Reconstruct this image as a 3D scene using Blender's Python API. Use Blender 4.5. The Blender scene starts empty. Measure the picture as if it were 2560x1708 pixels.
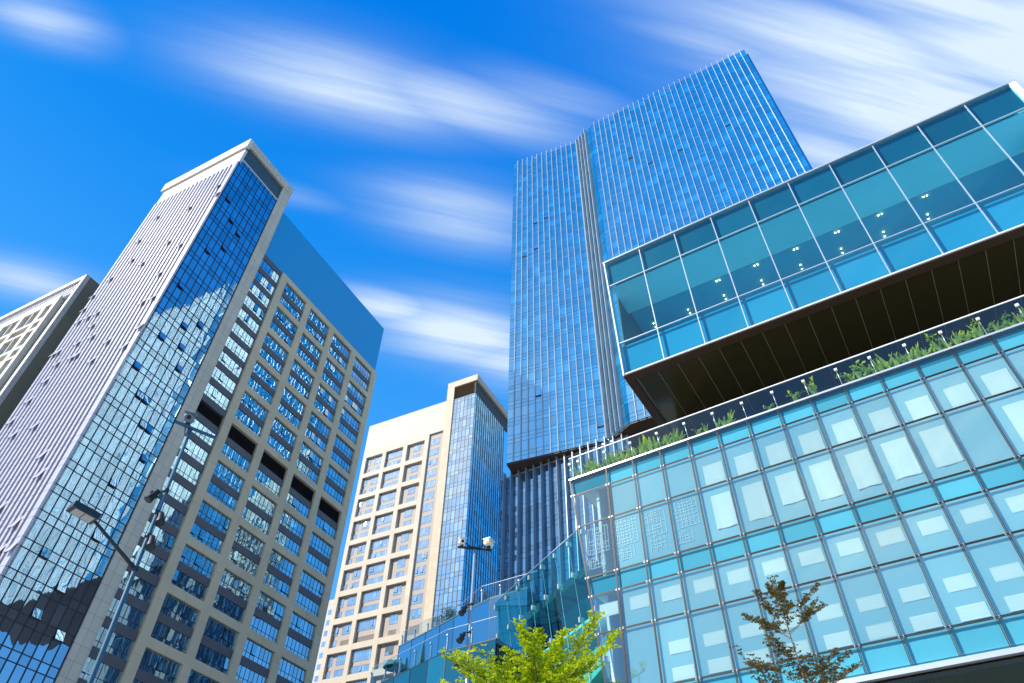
import bpy, math, random
from mathutils import Vector, Matrix
random.seed(7)
R = math.radians
scene = bpy.context.scene
COL = scene.collection

# ---------------------------------------------------------------- camera
cam_d = bpy.data.cameras.new('camera')
cam = bpy.data.objects.new('camera', cam_d); COL.objects.link(cam)
cam_d.sensor_width = 36.0
cam_d.lens = 24.666
cam_d.clip_start = 0.1
cam_d.clip_end = 6000
PITCH, ROLL = R(45.8305), R(1.1929)
CAM = Vector((0, 0, 1.6))
fwd = Vector((0, math.cos(PITCH), math.sin(PITCH)))
rgt = Vector((1, 0, 0)); upv = rgt.cross(fwd)
r2 = rgt*math.cos(ROLL) + upv*math.sin(ROLL)
u2 = -rgt*math.sin(ROLL) + upv*math.cos(ROLL)
cam.matrix_world = Matrix(((r2.x, u2.x, -fwd.x, CAM.x), (r2.y, u2.y, -fwd.y, CAM.y),
                           (r2.z, u2.z, -fwd.z, CAM.z), (0, 0, 0, 1)))
scene.camera = cam
FPX = 701.6

def project(p):
    q = p - CAM; z = q.dot(fwd)
    if z < 0.1: return None
    return 512 + FPX*q.dot(r2)/z, 341.5 - FPX*q.dot(u2)/z

# ---------------------------------------------------------------- sun, world, exposure
SUN_AZ_VEC = Vector((-0.95, -0.31, 0)).normalized()
SUN_EL = R(38)
sun_dir = SUN_AZ_VEC*math.cos(SUN_EL) + Vector((0, 0, math.sin(SUN_EL)))
sd = bpy.data.lights.new('sun', 'SUN'); sd.energy = 4.6; sd.angle = R(0.5); sd.color = (1.0, 0.93, 0.82)
so = bpy.data.objects.new('sun', sd); COL.objects.link(so)
so.rotation_euler = sun_dir.to_track_quat('Z', 'Y').to_euler()

scene.view_settings.view_transform = 'Standard'
scene.view_settings.look = 'None'
scene.view_settings.exposure = 0.6
scene.view_settings.gamma = 1.0

world = bpy.data.worlds.new('World'); scene.world = world
world.use_nodes = True
WT = world.node_tree; WT.nodes.clear()

class NT:
    """small node-tree writer"""
    def __init__(s, t): s.t = t
    def n(s, typ, **kw):
        nd = s.t.nodes.new(typ)
        for k, v in kw.items(): setattr(nd, k, v)
        return nd
    def lk(s, a, b): s.t.links.new(a, b)
    def m(s, op, a, b=None, c=None, clamp=False):
        nd = s.t.nodes.new('ShaderNodeMath'); nd.operation = op; nd.use_clamp = clamp
        for i, x in enumerate((a, b, c)):
            if x is None: continue
            if hasattr(x, 'links'): s.lk(x, nd.inputs[i])
            else: nd.inputs[i].default_value = x
        return nd.outputs[0]
    def mix(s, fac, a, b, blend='MIX'):
        nd = s.t.nodes.new('ShaderNodeMix'); nd.data_type = 'RGBA'; nd.blend_type = blend
        for i, x in ((0, fac), (6, a), (7, b)):
            if hasattr(x, 'links'): s.lk(x, nd.inputs[i])
            elif i == 0: nd.inputs[0].default_value = x
            else: nd.inputs[i].default_value = (x[0], x[1], x[2], 1)
        return nd.outputs[2]
    def ramp(s, fac, stops):
        nd = s.t.nodes.new('ShaderNodeValToRGB')
        e = nd.color_ramp.elements
        while len(e) < len(stops): e.new(0.5)
        for el, (p, c) in zip(e, stops):
            el.position = p; el.color = (c[0], c[1], c[2], 1)
        s.lk(fac, nd.inputs[0]); return nd.outputs[0]

w = NT(WT)
sky = w.n('ShaderNodeTexSky', sky_type='NISHITA')
sky.sun_disc = False
sky.sun_elevation = SUN_EL
sky.sun_rotation = math.atan2(SUN_AZ_VEC.x, SUN_AZ_VEC.y)
sky.air_density = 1.0; sky.dust_density = 0.6; sky.ozone_density = 2.5
tc = w.n('ShaderNodeTexCoord')
sep = w.n('ShaderNodeSeparateXYZ'); w.lk(tc.outputs['Generated'], sep.inputs[0])
zc = w.m('MAXIMUM', sep.outputs[2], 0.06)
cu = w.m('DIVIDE', sep.outputs[0], zc); cv = w.m('DIVIDE', sep.outputs[1], zc)
ca, sa = math.cos(R(13)), math.sin(R(13))
cp = w.m('ADD', w.m('MULTIPLY', cu, ca), w.m('MULTIPLY', cv, sa))
cq = w.m('SUBTRACT', w.m('MULTIPLY', cv, ca), w.m('MULTIPLY', cu, sa))
cmb = w.n('ShaderNodeCombineXYZ'); w.lk(w.m('MULTIPLY', cp, 1.3), cmb.inputs[0]); w.lk(w.m('MULTIPLY', cq, 24.0), cmb.inputs[1])
st = w.n('ShaderNodeTexNoise'); st.inputs['Scale'].default_value = 1.0; st.inputs['Detail'].default_value = 8; st.inputs['Roughness'].default_value = 0.6
w.lk(cmb.outputs[0], st.inputs['Vector'])
cmb2 = w.n('ShaderNodeCombineXYZ'); w.lk(w.m('MULTIPLY', cp, 1.1), cmb2.inputs[0]); w.lk(w.m('MULTIPLY', cq, 5.0), cmb2.inputs[1])
st2 = w.n('ShaderNodeTexNoise'); st2.inputs['Scale'].default_value = 1.0; st2.inputs['Detail'].default_value = 3
w.lk(cmb2.outputs[0], st2.inputs['Vector'])
streak = w.m('ADD', w.m('MULTIPLY', st.outputs['Fac'], 1.6), w.m('MULTIPLY_ADD', st2.outputs['Fac'], 1.6, -1.05))
streak = w.m('MULTIPLY_ADD', streak, 1.0, -0.02, clamp=True)
# cloud banks given in the plane of the cloud layer: u, v, half length, half width, density
CLOUDS = [(-0.26, 0.452, 0.16, 0.050, 1.0), (-0.10, 0.475, 0.17, 0.036, 0.9), (0.05, 0.462, 0.12, 0.026, 0.4),
          (-0.10, 0.675, 0.12, 0.055, 0.7), (-0.24, 0.885, 0.10, 0.035, 1.0), (-0.10, 0.955, 0.15, 0.075, 1.1),
          (0.02, 1.03, 0.14, 0.07, 0.9), (-0.90, 0.84, 0.13, 0.045, 0.65), (-0.66, 0.365, 0.07, 0.03, 0.7), (-0.38, 0.64, 0.10, 0.02, 0.2),
          (0.64, 0.475, 0.27, 0.09, 1.6), (0.50, 0.395, 0.24, 0.040, 1.3), (0.80, 0.40, 0.26, 0.12, 1.6), (0.62, 0.33, 0.24, 0.035, 1.2),
          (0.48, 0.545, 0.12, 0.035, 1.1), (0.30, 0.385, 0.12, 0.020, 0.6), (0.30, 0.335, 0.12, 0.012, 0.35), (0.90, 0.58, 0.35, 0.13, 1.2),
          (-1.25, -0.70, 0.55, 0.30, 0.8), (-1.05, -1.40, 0.60, 0.35, 0.7), (-0.45, -0.88, 0.22, 0.05, 0.35), (-0.2, -1.6, 0.7, 0.25, 0.6)]  # this row: unseen banks behind the camera, added to pale the glass reflections
tot = None
for (u, v, a, b, s_) in CLOUDS:
    p0, q0 = u*ca + v*sa, v*ca - u*sa
    dp = w.m('MULTIPLY', w.m('SUBTRACT', cp, p0), 1/a); dq = w.m('MULTIPLY', w.m('SUBTRACT', cq, q0), 1/b)
    g = w.m('POWER', 2.71828, w.m('MULTIPLY', w.m('ADD', w.m('MULTIPLY', dp, dp), w.m('MULTIPLY', dq, dq)), -0.9))
    g = w.m('MULTIPLY', g, s_)
    tot = g if tot is None else w.m('MAXIMUM', tot, g)
amt = w.m('MULTIPLY', tot, w.m('MULTIPLY_ADD', streak, 1.05, 0.26), clamp=True)
hsv = w.n('ShaderNodeHueSaturation'); hsv.inputs['Saturation'].default_value = 1.9
w.lk(sky.outputs[0], hsv.inputs['Color'])
tint = w.ramp(sep.outputs[2], [(0.0, (0.33, 0.56, 0.90)), (0.30, (0.17, 0.46, 0.92)), (0.50, (0.075, 0.385, 0.92)), (0.66, (0.035, 0.315, 0.88)), (0.79, (0.008, 0.245, 0.82)), (0.95, (0.0, 0.185, 0.76))])
azure = w.n('ShaderNodeVectorMath', operation='SCALE'); w.lk(tint, azure.inputs[0]); azure.inputs['Scale'].default_value = 7.9
blue = w.mix(0.85, hsv.outputs[0], azure.outputs[0])
skyc = w.mix(amt, blue, (4.9, 5.9, 6.9))
bg = w.n('ShaderNodeBackground'); bg.inputs['Strength'].default_value = 0.10
w.lk(skyc, bg.inputs['Color'])
wo = w.n('ShaderNodeOutputWorld'); w.lk(bg.outputs[0], wo.inputs[0])

# ---------------------------------------------------------------- materials
MATS = {}
def new_mat(name):
    m = bpy.data.materials.new(name); m.use_nodes = True
    t = NT(m.node_tree); m.node_tree.nodes.clear()
    MATS[name] = m
    return m, t
def out(t, sh):
    o = t.n('ShaderNodeOutputMaterial'); t.lk(sh, o.inputs[0])
def noise(t, scale, detail=3, coord='Object', dim=None):
    c = t.n('ShaderNodeTexCoord'); nz = t.n('ShaderNodeTexNoise')
    nz.inputs['Scale'].default_value = scale; nz.inputs['Detail'].default_value = detail
    t.lk(c.outputs[coord], nz.inputs['Vector']); return nz.outputs['Fac']
def principled(t, col, rough=0.5, metal=0.0, spec=0.5, normal=None):
    p = t.n('ShaderNodeBsdfPrincipled')
    if hasattr(col, 'links'): t.lk(col, p.inputs['Base Color'])
    else: p.inputs['Base Color'].default_value = (*col, 1)
    if hasattr(rough, 'links'): t.lk(rough, p.inputs['Roughness'])
    else: p.inputs['Roughness'].default_value = rough
    p.inputs['Metallic'].default_value = metal
    p.inputs['Specular IOR Level'].default_value = spec
    if normal: t.lk(normal, p.inputs['Normal'])
    return p.outputs[0]

def mat_plain(name, col, rough=0.6, metal=0.0, var=0.12, scale=0.6, spec=0.4):
    m, t = new_mat(name)
    n1 = noise(t, scale, 5)
    c = t.mix(n1, [x*(1-var) for x in col], [min(1, x*(1+var)) for x in col])
    out(t, principled(t, c, rough, metal, spec)); return m

def mat_stone(name, col, bw=None, bh=None, joint=0.035, jcol=0.45, var=0.12):
    """cladding: large panels with thin joints in metres of the face's own UV, streaky weathering"""
    m, t = new_mat(name)
    uv = t.n('ShaderNodeUVMap'); uv.uv_map = 'UVMap'
    n1 = noise(t, 0.25, 6)
    mp = t.n('ShaderNodeMapping'); mp.inputs['Scale'].default_value = (1.1, 0.09, 1); t.lk(uv.outputs[0], mp.inputs[0])
    nz = t.n('ShaderNodeTexNoise'); nz.inputs['Scale'].default_value = 1.0; nz.inputs['Detail'].default_value = 5; t.lk(mp.outputs[0], nz.inputs['Vector'])
    c = t.mix(n1, [x*(1-var) for x in col], [min(1, x*(1+var)) for x in col])
    c = t.mix(t.m('MULTIPLY', nz.outputs['Fac'], 0.35), c, [x*0.72 for x in col])
    if bw:
        br = t.n('ShaderNodeTexBrick'); br.offset = 0.0; br.squash = 1.0
        br.inputs['Scale'].default_value = 1.0; br.inputs['Brick Width'].default_value = bw; br.inputs['Row Height'].default_value = bh
        br.inputs['Mortar Size'].default_value = joint; br.inputs['Mortar Smooth'].default_value = 0.0
        br.inputs['Color1'].default_value = (1, 1, 1, 1); br.inputs['Color2'].default_value = (0.9, 0.9, 0.9, 1); br.inputs['Mortar'].default_value = (jcol, jcol, jcol, 1)
        t.lk(uv.outputs[0], br.inputs['Vector'])
        c = t.mix(1.0, c, br.outputs['Color'], 'MULTIPLY')
    out(t, principled(t, c, 0.65, 0, 0.3)); return m

def rand_vec(t):
    """a random vector for every separate pane"""
    g = t.n('ShaderNodeNewGeometry'); oi = t.n('ShaderNodeObjectInfo')
    wn = t.n('ShaderNodeTexWhiteNoise', noise_dimensions='1D')
    t.lk(t.m('ADD', t.m('MULTIPLY', g.outputs['Random Per Island'], 91.7), t.m('MULTIPLY', oi.outputs['Random'], 37.3)), wn.inputs['W'])
    return wn.outputs['Color'], wn.outputs['Value'], g

def wobble(t, tilt, amp, scale, stretch=(1, 1, 1), detail=1.5):
    """flatness errors of float glass: a small tilt per pane and a slow ripple"""
    rc, rv, g = rand_vec(t)
    def vm(op, a, b):
        nd = t.n('ShaderNodeVectorMath', operation=op)
        for i, x in enumerate((a, b)):
            if hasattr(x, 'links'): t.lk(x, nd.inputs[i])
            else: nd.inputs[i].default_value = x
        return nd.outputs[0]
    a = vm('MULTIPLY', vm('SUBTRACT', rc, (0.5, 0.5, 0.5)), (tilt, tilt, tilt))
    pos = vm('MULTIPLY', vm('ADD', g.outputs['Position'], vm('MULTIPLY', rc, (60, 60, 60))), stretch)
    nz = t.n('ShaderNodeTexNoise'); nz.inputs['Scale'].default_value = scale; nz.inputs['Detail'].default_value = detail
    t.lk(pos, nz.inputs['Vector'])
    b = vm('MULTIPLY', vm('SUBTRACT', nz.outputs['Color'], (0.5, 0.5, 0.5)), (amp, amp, amp))
    s = vm('ADD', vm('ADD', g.outputs['Normal'], a), b)
    nn = t.n('ShaderNodeVectorMath', operation='NORMALIZE'); t.lk(s, nn.inputs[0])
    return nn.outputs[0], rv

def schlick(t):
    lw = t.n('ShaderNodeLayerWeight'); lw.inputs['Blend'].default_value = 0.5
    return t.m('POWER', lw.outputs['Facing'], 5.0)

def mat_mirror_glass(name, refl, body, f0=0.45, tilt=0.012, amp=0.02, scale=0.35, rough=0.02, var=0.18, stretch=(1, 1, 1), body2=None):
    """coated facade glass: tinted mirror over a dark room"""
    m, t = new_mat(name)
    nrm, rv = wobble(t, tilt, amp, scale, stretch)
    gl = t.n('ShaderNodeBsdfGlossy'); gl.inputs['Roughness'].default_value = rough
    t.lk(t.mix(rv, [x*(1-var) for x in refl], refl), gl.inputs['Color']); t.lk(nrm, gl.inputs['Normal'])
    df = t.n('ShaderNodeBsdfDiffuse')
    t.lk(t.mix(t.m('GREATER_THAN', rv, 0.86), t.mix(rv, body, [x*1.5 for x in body]), body2 or [x*2.2 for x in body]), df.inputs['Color'])
    fac = t.m('MULTIPLY_ADD', schlick(t), 1-f0, f0, clamp=True)
    mx = t.n('ShaderNodeMixShader'); t.lk(fac, mx.inputs[0]); t.lk(df.outputs[0], mx.inputs[1]); t.lk(gl.outputs[0], mx.inputs[2])
    out(t, mx.outputs[0]); return m

def mat_clear_glass(name, trans, refl, f0=0.08, tilt=0.004, amp=0.006, scale=0.3, boost=1.0):
    """see-through tinted glass with a sky reflection"""
    m, t = new_mat(name)
    nrm, rv = wobble(t, tilt, amp, scale)
    tr = t.n('ShaderNodeBsdfTransparent'); t.lk(t.mix(rv, [x*0.86 for x in trans], trans), tr.inputs['Color'])
    gl = t.n('ShaderNodeBsdfGlossy'); gl.inputs['Roughness'].default_value = 0.01; gl.inputs['Color'].default_value = (*refl, 1)
    t.lk(nrm, gl.inputs['Normal'])
    fac = t.m('MULTIPLY_ADD', schlick(t), boost, f0, clamp=True)
    mx = t.n('ShaderNodeMixShader'); t.lk(fac, mx.inputs[0]); t.lk(tr.outputs[0], mx.inputs[1]); t.lk(gl.outputs[0], mx.inputs[2])
    out(t, mx.outputs[0]); return m

def mat_leaf(name, c1, c2, trans=0.45):
    m, t = new_mat(name)
    rc, rv, g = rand_vec(t)
    big = noise(t, 1.3, 2)
    c = t.mix(t.m('ADD', t.m('MULTIPLY', rv, 0.6), t.m('MULTIPLY', big, 0.4)), c1, c2)
    df = t.n('ShaderNodeBsdfDiffuse'); t.lk(c, df.inputs['Color'])
    tl = t.n('ShaderNodeBsdfTranslucent'); t.lk(c, tl.inputs['Color'])
    mx = t.n('ShaderNodeMixShader'); mx.inputs[0].default_value = trans; t.lk(df.outputs[0], mx.inputs[1]); t.lk(tl.outputs[0], mx.inputs[2])
    gl = t.n('ShaderNodeBsdfGlossy'); gl.inputs['Roughness'].default_value = 0.35; gl.inputs['Color'].default_value = (0.8, 0.8, 0.8, 1)
    m2 = t.n('ShaderNodeMixShader'); m2.inputs[0].default_value = 0.06; t.lk(mx.outputs[0], m2.inputs[1]); t.lk(gl.outputs[0], m2.inputs[2])
    out(t, m2.outputs[0]); return m

def mat_emit(name, col, s):
    m, t = new_mat(name)
    e = t.n('ShaderNodeEmission'); e.inputs['Color'].default_value = (*col, 1); e.inputs['Strength'].default_value = s
    out(t, e.outputs[0]); return m

M = MATS
mat_stone('stone_strip', (0.66, 0.58, 0.44), 1.3, 2.0, 0.028, 0.5)
mat_stone('stone_grid', (0.66, 0.53, 0.34), 8.6, 8.0, 0.03, 0.6, 0.16)
mat_stone('stone_white', (0.74, 0.70, 0.62), 2.0, 1.4, 0.02, 0.82, 0.05)
mat_stone('stone_cream', (0.66, 0.55, 0.40), 1.4, 2.1, 0.03, 0.82, 0.08)
mat_stone('stone_cream_grid', (0.66, 0.57, 0.45), 8.4, 8.38, 0.03, 0.8, 0.08)
mat_stone('render_cream', (0.58, 0.535, 0.47), None, None, 0, 0, 0.03)
mat_stone('bay_wall', (0.44, 0.38, 0.33), None, None, 0, 0, 0.08)
mat_stone('stone_olive', (0.27, 0.25, 0.17), 60, 8.3, 0.05, 0.75, 0.06)
mat_plain('dark_fascia', (0.045, 0.085, 0.10), 0.5, var=0.08)
mat_plain('bronze_fascia', (0.075, 0.062, 0.05), 0.6, var=0.08)
mat_plain('spandrel_grey', (0.10, 0.095, 0.10), 0.5, var=0.15, scale=0.25)
mat_plain('black_gap', (0.012, 0.013, 0.016), 0.7)
mat_plain('screen_blue', (0.0, 0.30, 0.62), 0.55, var=0.03, scale=0.05)
mat_plain('frame_navy', (0.012, 0.018, 0.032), 0.45)
mat_plain('frame_slate', (0.09, 0.16, 0.25), 0.45)
mat_plain('glare_white_panel', (0.52, 0.50, 0.55), 0.22, var=0.05, scale=0.2, spec=0.7)  # sky glare on the glass panes set as base colour
mat_plain('maroon_gap', (0.022, 0.014, 0.018), 0.8, spec=0.1)
mat_plain('fin_white', (0.52, 0.54, 0.60), 0.35, var=0.05, spec=0.6)
mat_plain('fin_steel', (0.30, 0.36, 0.42), 0.4, 0.2, var=0.08)
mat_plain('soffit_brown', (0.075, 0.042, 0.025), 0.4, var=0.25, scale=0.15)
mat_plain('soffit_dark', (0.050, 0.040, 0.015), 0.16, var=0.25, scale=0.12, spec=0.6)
mat_plain('silver', (0.72, 0.74, 0.76), 0.3, 0.6, var=0.05)
mat_plain('white_frame', (0.80, 0.81, 0.82), 0.35, var=0.03)
mat_plain('bronze_bar', (0.035, 0.028, 0.026), 0.4, 0.3)
mat_plain('teal_back', (0.05, 0.23, 0.30), 0.7, var=0.10, scale=0.15)
mat_plain('bulkhead_lit', (0.62, 0.80, 0.95), 0.8, var=0.05)
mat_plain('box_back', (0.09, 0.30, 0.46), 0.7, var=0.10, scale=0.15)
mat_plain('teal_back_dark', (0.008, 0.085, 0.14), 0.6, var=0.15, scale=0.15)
mat_plain('room_wall', (0.30, 0.49, 0.56), 0.8, var=0.08, scale=0.3)
mat_plain('room_floor', (0.62, 0.66, 0.66), 0.8)
mat_plain('ceiling_white', (0.86, 0.88, 0.86), 0.8, var=0.04)
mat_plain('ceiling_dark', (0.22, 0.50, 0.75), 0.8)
mat_plain('sun_patch_cloth', (0.74, 0.75, 0.72), 0.9, var=0.03)
mat_plain('lattice_white', (0.85, 0.88, 0.86), 0.7)
mat_plain('louvre_tan', (0.34, 0.25, 0.15), 0.6)
mat_plain('louvre_grey', (0.20, 0.185, 0.16), 0.6)
mat_plain('louvre_dark', (0.03, 0.033, 0.038), 0.5)
mat_plain('paving', (0.36, 0.34, 0.31), 0.85, var=0.2, scale=0.05)
mat_plain('concrete_pale', (0.55, 0.52, 0.47), 0.8)
mat_plain('pole_paint', (0.028, 0.12, 0.19), 0.6, 0.0, var=0.12, scale=2)  # shade on the lamp pole is put into this dark colour; decks share it
mat_plain('pole_light', (0.42, 0.47, 0.50), 0.35, 0.4, var=0.12, scale=2)
mat_plain('lamp_black', (0.02, 0.03, 0.04), 0.4)
mat_plain('lamp_led', (0.45, 0.46, 0.45), 0.4)
mat_plain('camera_grey', (0.15, 0.21, 0.25), 0.4)
mat_plain('camera_white', (0.80, 0.80, 0.76), 0.4)
mat_plain('label_yellow', (0.75, 0.55, 0.04), 0.6)
mat_plain('cable_black', (0.012, 0.012, 0.014), 0.5)
mat_plain('parasol_green', (0.015, 0.13, 0.12), 0.8)
mat_plain('parasol_brown', (0.22, 0.09, 0.06), 0.8)
mat_plain('soil', (0.05, 0.035, 0.02), 0.95)
mat_plain('bark', (0.11, 0.085, 0.06), 0.9, var=0.3, scale=6)
mat_plain('bark_pale', (0.20, 0.17, 0.13), 0.9, var=0.3, scale=6)
mat_leaf('leaf_lime', (0.17, 0.38, 0.004), (0.80, 0.82, 0.008), 0.5)
mat_leaf('leaf_russet', (0.075, 0.062, 0.008), (0.24, 0.155, 0.016), 0.3)
mat_leaf('leaf_strap', (0.26, 0.46, 0.03), (0.80, 0.86, 0.10), 0.5)
mat_leaf('leaf_shrub', (0.02, 0.06, 0.012), (0.05, 0.11, 0.02), 0.3)
mat_emit('downlight', (1.0, 0.42, 0.14), 34.0)
mat_mirror_glass('glass_left_curtain', (0.58, 0.80, 0.94), (0.004, 0.02, 0.05), 0.74, 0.012, 0.030, 0.55, 0.012, 0.25, (1, 1, 0.35))
mat_mirror_glass('glass_window', (0.66, 0.90, 1.0), (0.006, 0.06, 0.11), 0.74, 0.014, 0.024, 0.4, 0.012, 0.25)
mat_mirror_glass('glass_pale', (1.0, 1.0, 1.0), (0.20, 0.32, 0.42), 0.72, 0.03, 0.012, 0.3, 0.02, 0.12)
mat_mirror_glass('glass_blue_side', (0.50, 0.85, 1.0), (0.003, 0.04, 0.10), 0.75, 0.012, 0.02, 0.2, 0.015, 0.3)
mat_mirror_glass('glass_blue_tower', (0.80, 1.0, 1.0), (0.01, 0.20, 0.34), 0.80, 0.026, 0.020, 0.16, 0.015, 0.20)
mat_mirror_glass('glass_blue_low', (0.60, 0.85, 1.0), (0.003, 0.04, 0.08), 0.62, 0.012, 0.03, 0.25, 0.015, 0.25)
mat_mirror_glass('glass_terrace', (0.34, 0.72, 0.80), (0.004, 0.05, 0.07), 0.28, 0.015, 0.04, 0.3, 0.015, 0.25)
mat_clear_glass('glass_podium', (0.80, 0.975, 0.955), (0.95, 1.0, 1.0), 0.26, boost=0.9)
mat_clear_glass('glass_podium_teal', (0.50, 0.90, 0.96), (0.85, 0.95, 1.0), 0.09)
mat_clear_glass('glass_box', (0.36, 0.92, 1.0), (0.6, 0.95, 1.0), 0.11, boost=1.0)
mat_clear_glass('glass_atrium', (0.32, 0.84, 0.80), (0.70, 0.95, 0.95), 0.13)
mat_clear_glass('glass_rail', (0.80, 0.96, 0.97), (0.9, 0.97, 1.0), 0.08)

# ---------------------------------------------------------------- mesh helpers
class Fr:
    """a facade's own axes: u along it, w outward, z up"""
    def __init__(s, o, ang=None, t=None, n=None, k=None):
        s.o = Vector(o)
        s.t = Vector(t) if t is not None else Vector((math.cos(R(ang)), math.sin(R(ang)), 0))
        s.n = Vector(n) if n is not None else Vector((s.t.y, -s.t.x, 0))
        s.k = Vector(k) if k is not None else Vector((0, 0, 1))
    def p(s, u, w_, z): return s.o + s.t*u + s.n*w_ + s.k*z
WORLD = Fr((0, 0, 0), t=(1, 0, 0), n=(0, 1, 0))

class MB:
    def __init__(s): s.v = []; s.f = []; s.uv = []; s.mi = []; s.sm = []
    def poly(s, pts, mi=0, uv=None, smooth=False):
        i = len(s.v); s.v += [Vector(p) for p in pts]; s.f.append(tuple(range(i, i+len(pts))))
        s.uv.append(uv or [(0, 0)]*len(pts)); s.mi.append(mi); s.sm.append(smooth); return s
    def pane(s, fr, u0, u1, z0, z1, w_=0.0, mi=0):
        return s.poly([fr.p(u0, w_, z0), fr.p(u1, w_, z0), fr.p(u1, w_, z1), fr.p(u0, w_, z1)], mi, [(u0, z0), (u1, z0), (u1, z1), (u0, z1)])
    def box(s, fr, u0, u1, w0, w1, z0, z1, mi=0, skip=''):
        i = len(s.v)
        P = [(u, w_, z) for z in (z0, z1) for w_ in (w0, w1) for u in (u0, u1)]
        s.v += [fr.p(*q) for q in P]
        F = {'b': (0, 2, 3, 1), 't': (4, 5, 7, 6), 'k': (0, 1, 5, 4), 'f': (2, 6, 7, 3), 'l': (0, 4, 6, 2), 'r': (1, 3, 7, 5)}
        for key, q in F.items():
            if key in skip: continue
            s.f.append(tuple(i+j for j in q))
            if key in 'bt': s.uv.append([(P[j][0], P[j][1]) for j in q])
            elif key in 'kf': s.uv.append([(P[j][0], P[j][2]) for j in q])
            else: s.uv.append([(P[j][1], P[j][2]) for j in q])
            s.mi.append(mi); s.sm.append(False)
        return s
    def prism(s, pts, z0, z1, mi=0, caps=True):
        n = len(pts)
        for i in range(n):
            a, b = pts[i], pts[(i+1) % n]; L = math.hypot(b[0]-a[0], b[1]-a[1])
            s.poly([(a[0], a[1], z0), (b[0], b[1], z0), (b[0], b[1], z1), (a[0], a[1], z1)], mi, [(0, z0), (L, z0), (L, z1), (0, z1)])
        if caps:
            s.poly([(p[0], p[1], z1) for p in pts], mi); s.poly([(p[0], p[1], z0) for p in reversed(pts)], mi)
        return s
    def tube(s, path, radii, seg=8, mi=0, caps=True):
        path = [Vector(p) for p in path]
        if not hasattr(radii, '__len__'): radii = [radii]*len(path)
        rings = []
        for i, p in enumerate(path):
            d = (path[min(i+1, len(path)-1)] - path[max(i-1, 0)]).normalized()
            a = d.orthogonal().normalized() if i == 0 else (rings[-1][1] - d*rings[-1][1].dot(d)).normalized()
            b = d.cross(a); base = len(s.v)
            for j in range(seg):
                th = 2*math.pi*j/seg
                s.v.append(p + (a*math.cos(th) + b*math.sin(th))*radii[i])
            rings.append((base, a))
        for i in range(len(path)-1):
            A, B = rings[i][0], rings[i+1][0]
            for j in range(seg):
                k = (j+1) % seg
                s.f.append((A+j, A+k, B+k, B+j)); s.uv.append([(0, 0)]*4); s.mi.append(mi); s.sm.append(True)
        if caps:
            for base, rev in ((rings[0][0], True), (rings[-1][0], False)):
                q = [base+j for j in range(seg)]
                s.f.append(tuple(reversed(q) if rev else q)); s.uv.append([(0, 0)]*seg); s.mi.append(mi); s.sm.append(False)
        return s
    def add(s, o):
        k = len(s.v); s.v += o.v; s.f += [tuple(k+i for i in q) for q in o.f]; s.uv += o.uv; s.mi += o.mi; s.sm += o.sm; return s
    def build(s, name, mats, parent=None, loc=None):
        org = Vector(loc) if loc is not None else (ORG.get(parent.name) if parent else Vector((0, 0, 0)))
        me = bpy.data.meshes.new(name)
        me.from_pydata([tuple(v - org) for v in s.v], [], s.f)
        uvl = me.uv_layers.new(name='UVMap')
        flat = [c for q in s.uv for p in q for c in p]
        uvl.data.foreach_set('uv', flat)
        me.polygons.foreach_set('material_index', s.mi)
        me.polygons.foreach_set('use_smooth', s.sm)
        for m in (mats if isinstance(mats, (list, tuple)) else [mats]): me.materials.append(MATS[m])
        me.update()
        o = bpy.data.objects.new(name, me); COL.objects.link(o)
        if parent: o.parent = parent
        else: o.location = org
        ORG[o.name] = org
        return o
ORG = {}
def thing(name, label, cat, loc, group=None):
    o = bpy.data.objects.new(name, None); COL.objects.link(o); o.location = loc; o.empty_display_size = 0.5
    o['label'] = label; o['category'] = cat
    if group: o['group'] = group
    ORG[o.name] = Vector(loc); return o
def structure(o): o['kind'] = 'structure'; return o

def area(mb):
    xs, ys = [], []
    for v in mb.v:
        q = project(v)
        if q is None: return 0
        xs.append(q[0]); ys.append(q[1])
    x0, x1, y0, y1 = max(0, min(xs)), min(1024, max(xs)), max(0, min(ys)), min(683, max(ys))
    return max(0, x1-x0)*max(0, y1-y0)
def repeat_parts(items, name, mats, parent, limit=100, sub=None):
    """items: (mesh, sub mesh or None); each a part of its own, past the limit the smallest in view become one part"""
    order = sorted(range(len(items)), key=lambda i: -area(items[i][0]))
    big, rest = order[:limit], order[limit:]
    for i in sorted(big):
        o = items[i][0].build(name, mats, parent)
        if items[i][1] is not None and sub: items[i][1].build(sub[0], sub[1], o)
    if rest:
        mb = MB(); sb = MB()
        for i in rest:
            mb.add(items[i][0])
            if items[i][1] is not None: sb.add(items[i][1])
        o = mb.build(name, mats, parent); o['kind'] = 'stuff'
        if sb.v and sub: q = sb.build(sub[0], sub[1], o); q['kind'] = 'stuff'

# ---------------------------------------------------------------- ground
g = MB().poly([(-3000, -3000, 0), (3000, -3000, 0), (3000, 3000, 0), (-3000, 3000, 0)])
structure(g.build('ground', 'paving'))

# ================================================================ left office tower
P0 = (-60.46, 79.653, 0)
FB = Fr(P0, 62.2); FA = Fr(P0, -27.8)
T = thing('office_tower', 'tall tower with glare-white ribbed glass side, mirror glass corner and stone grid wing under blue screen', 'office tower', (-60.46, 79.653, 0))
mb = MB(); mb.box(FB, 0.25, 14.3, -24.7, -0.35, 0, 145.2); mb.box(FB, 14.3, 56.4, -22, -1.0, 0, 122.6)
mb.build('core_wall', 'black_gap', T)
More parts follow.
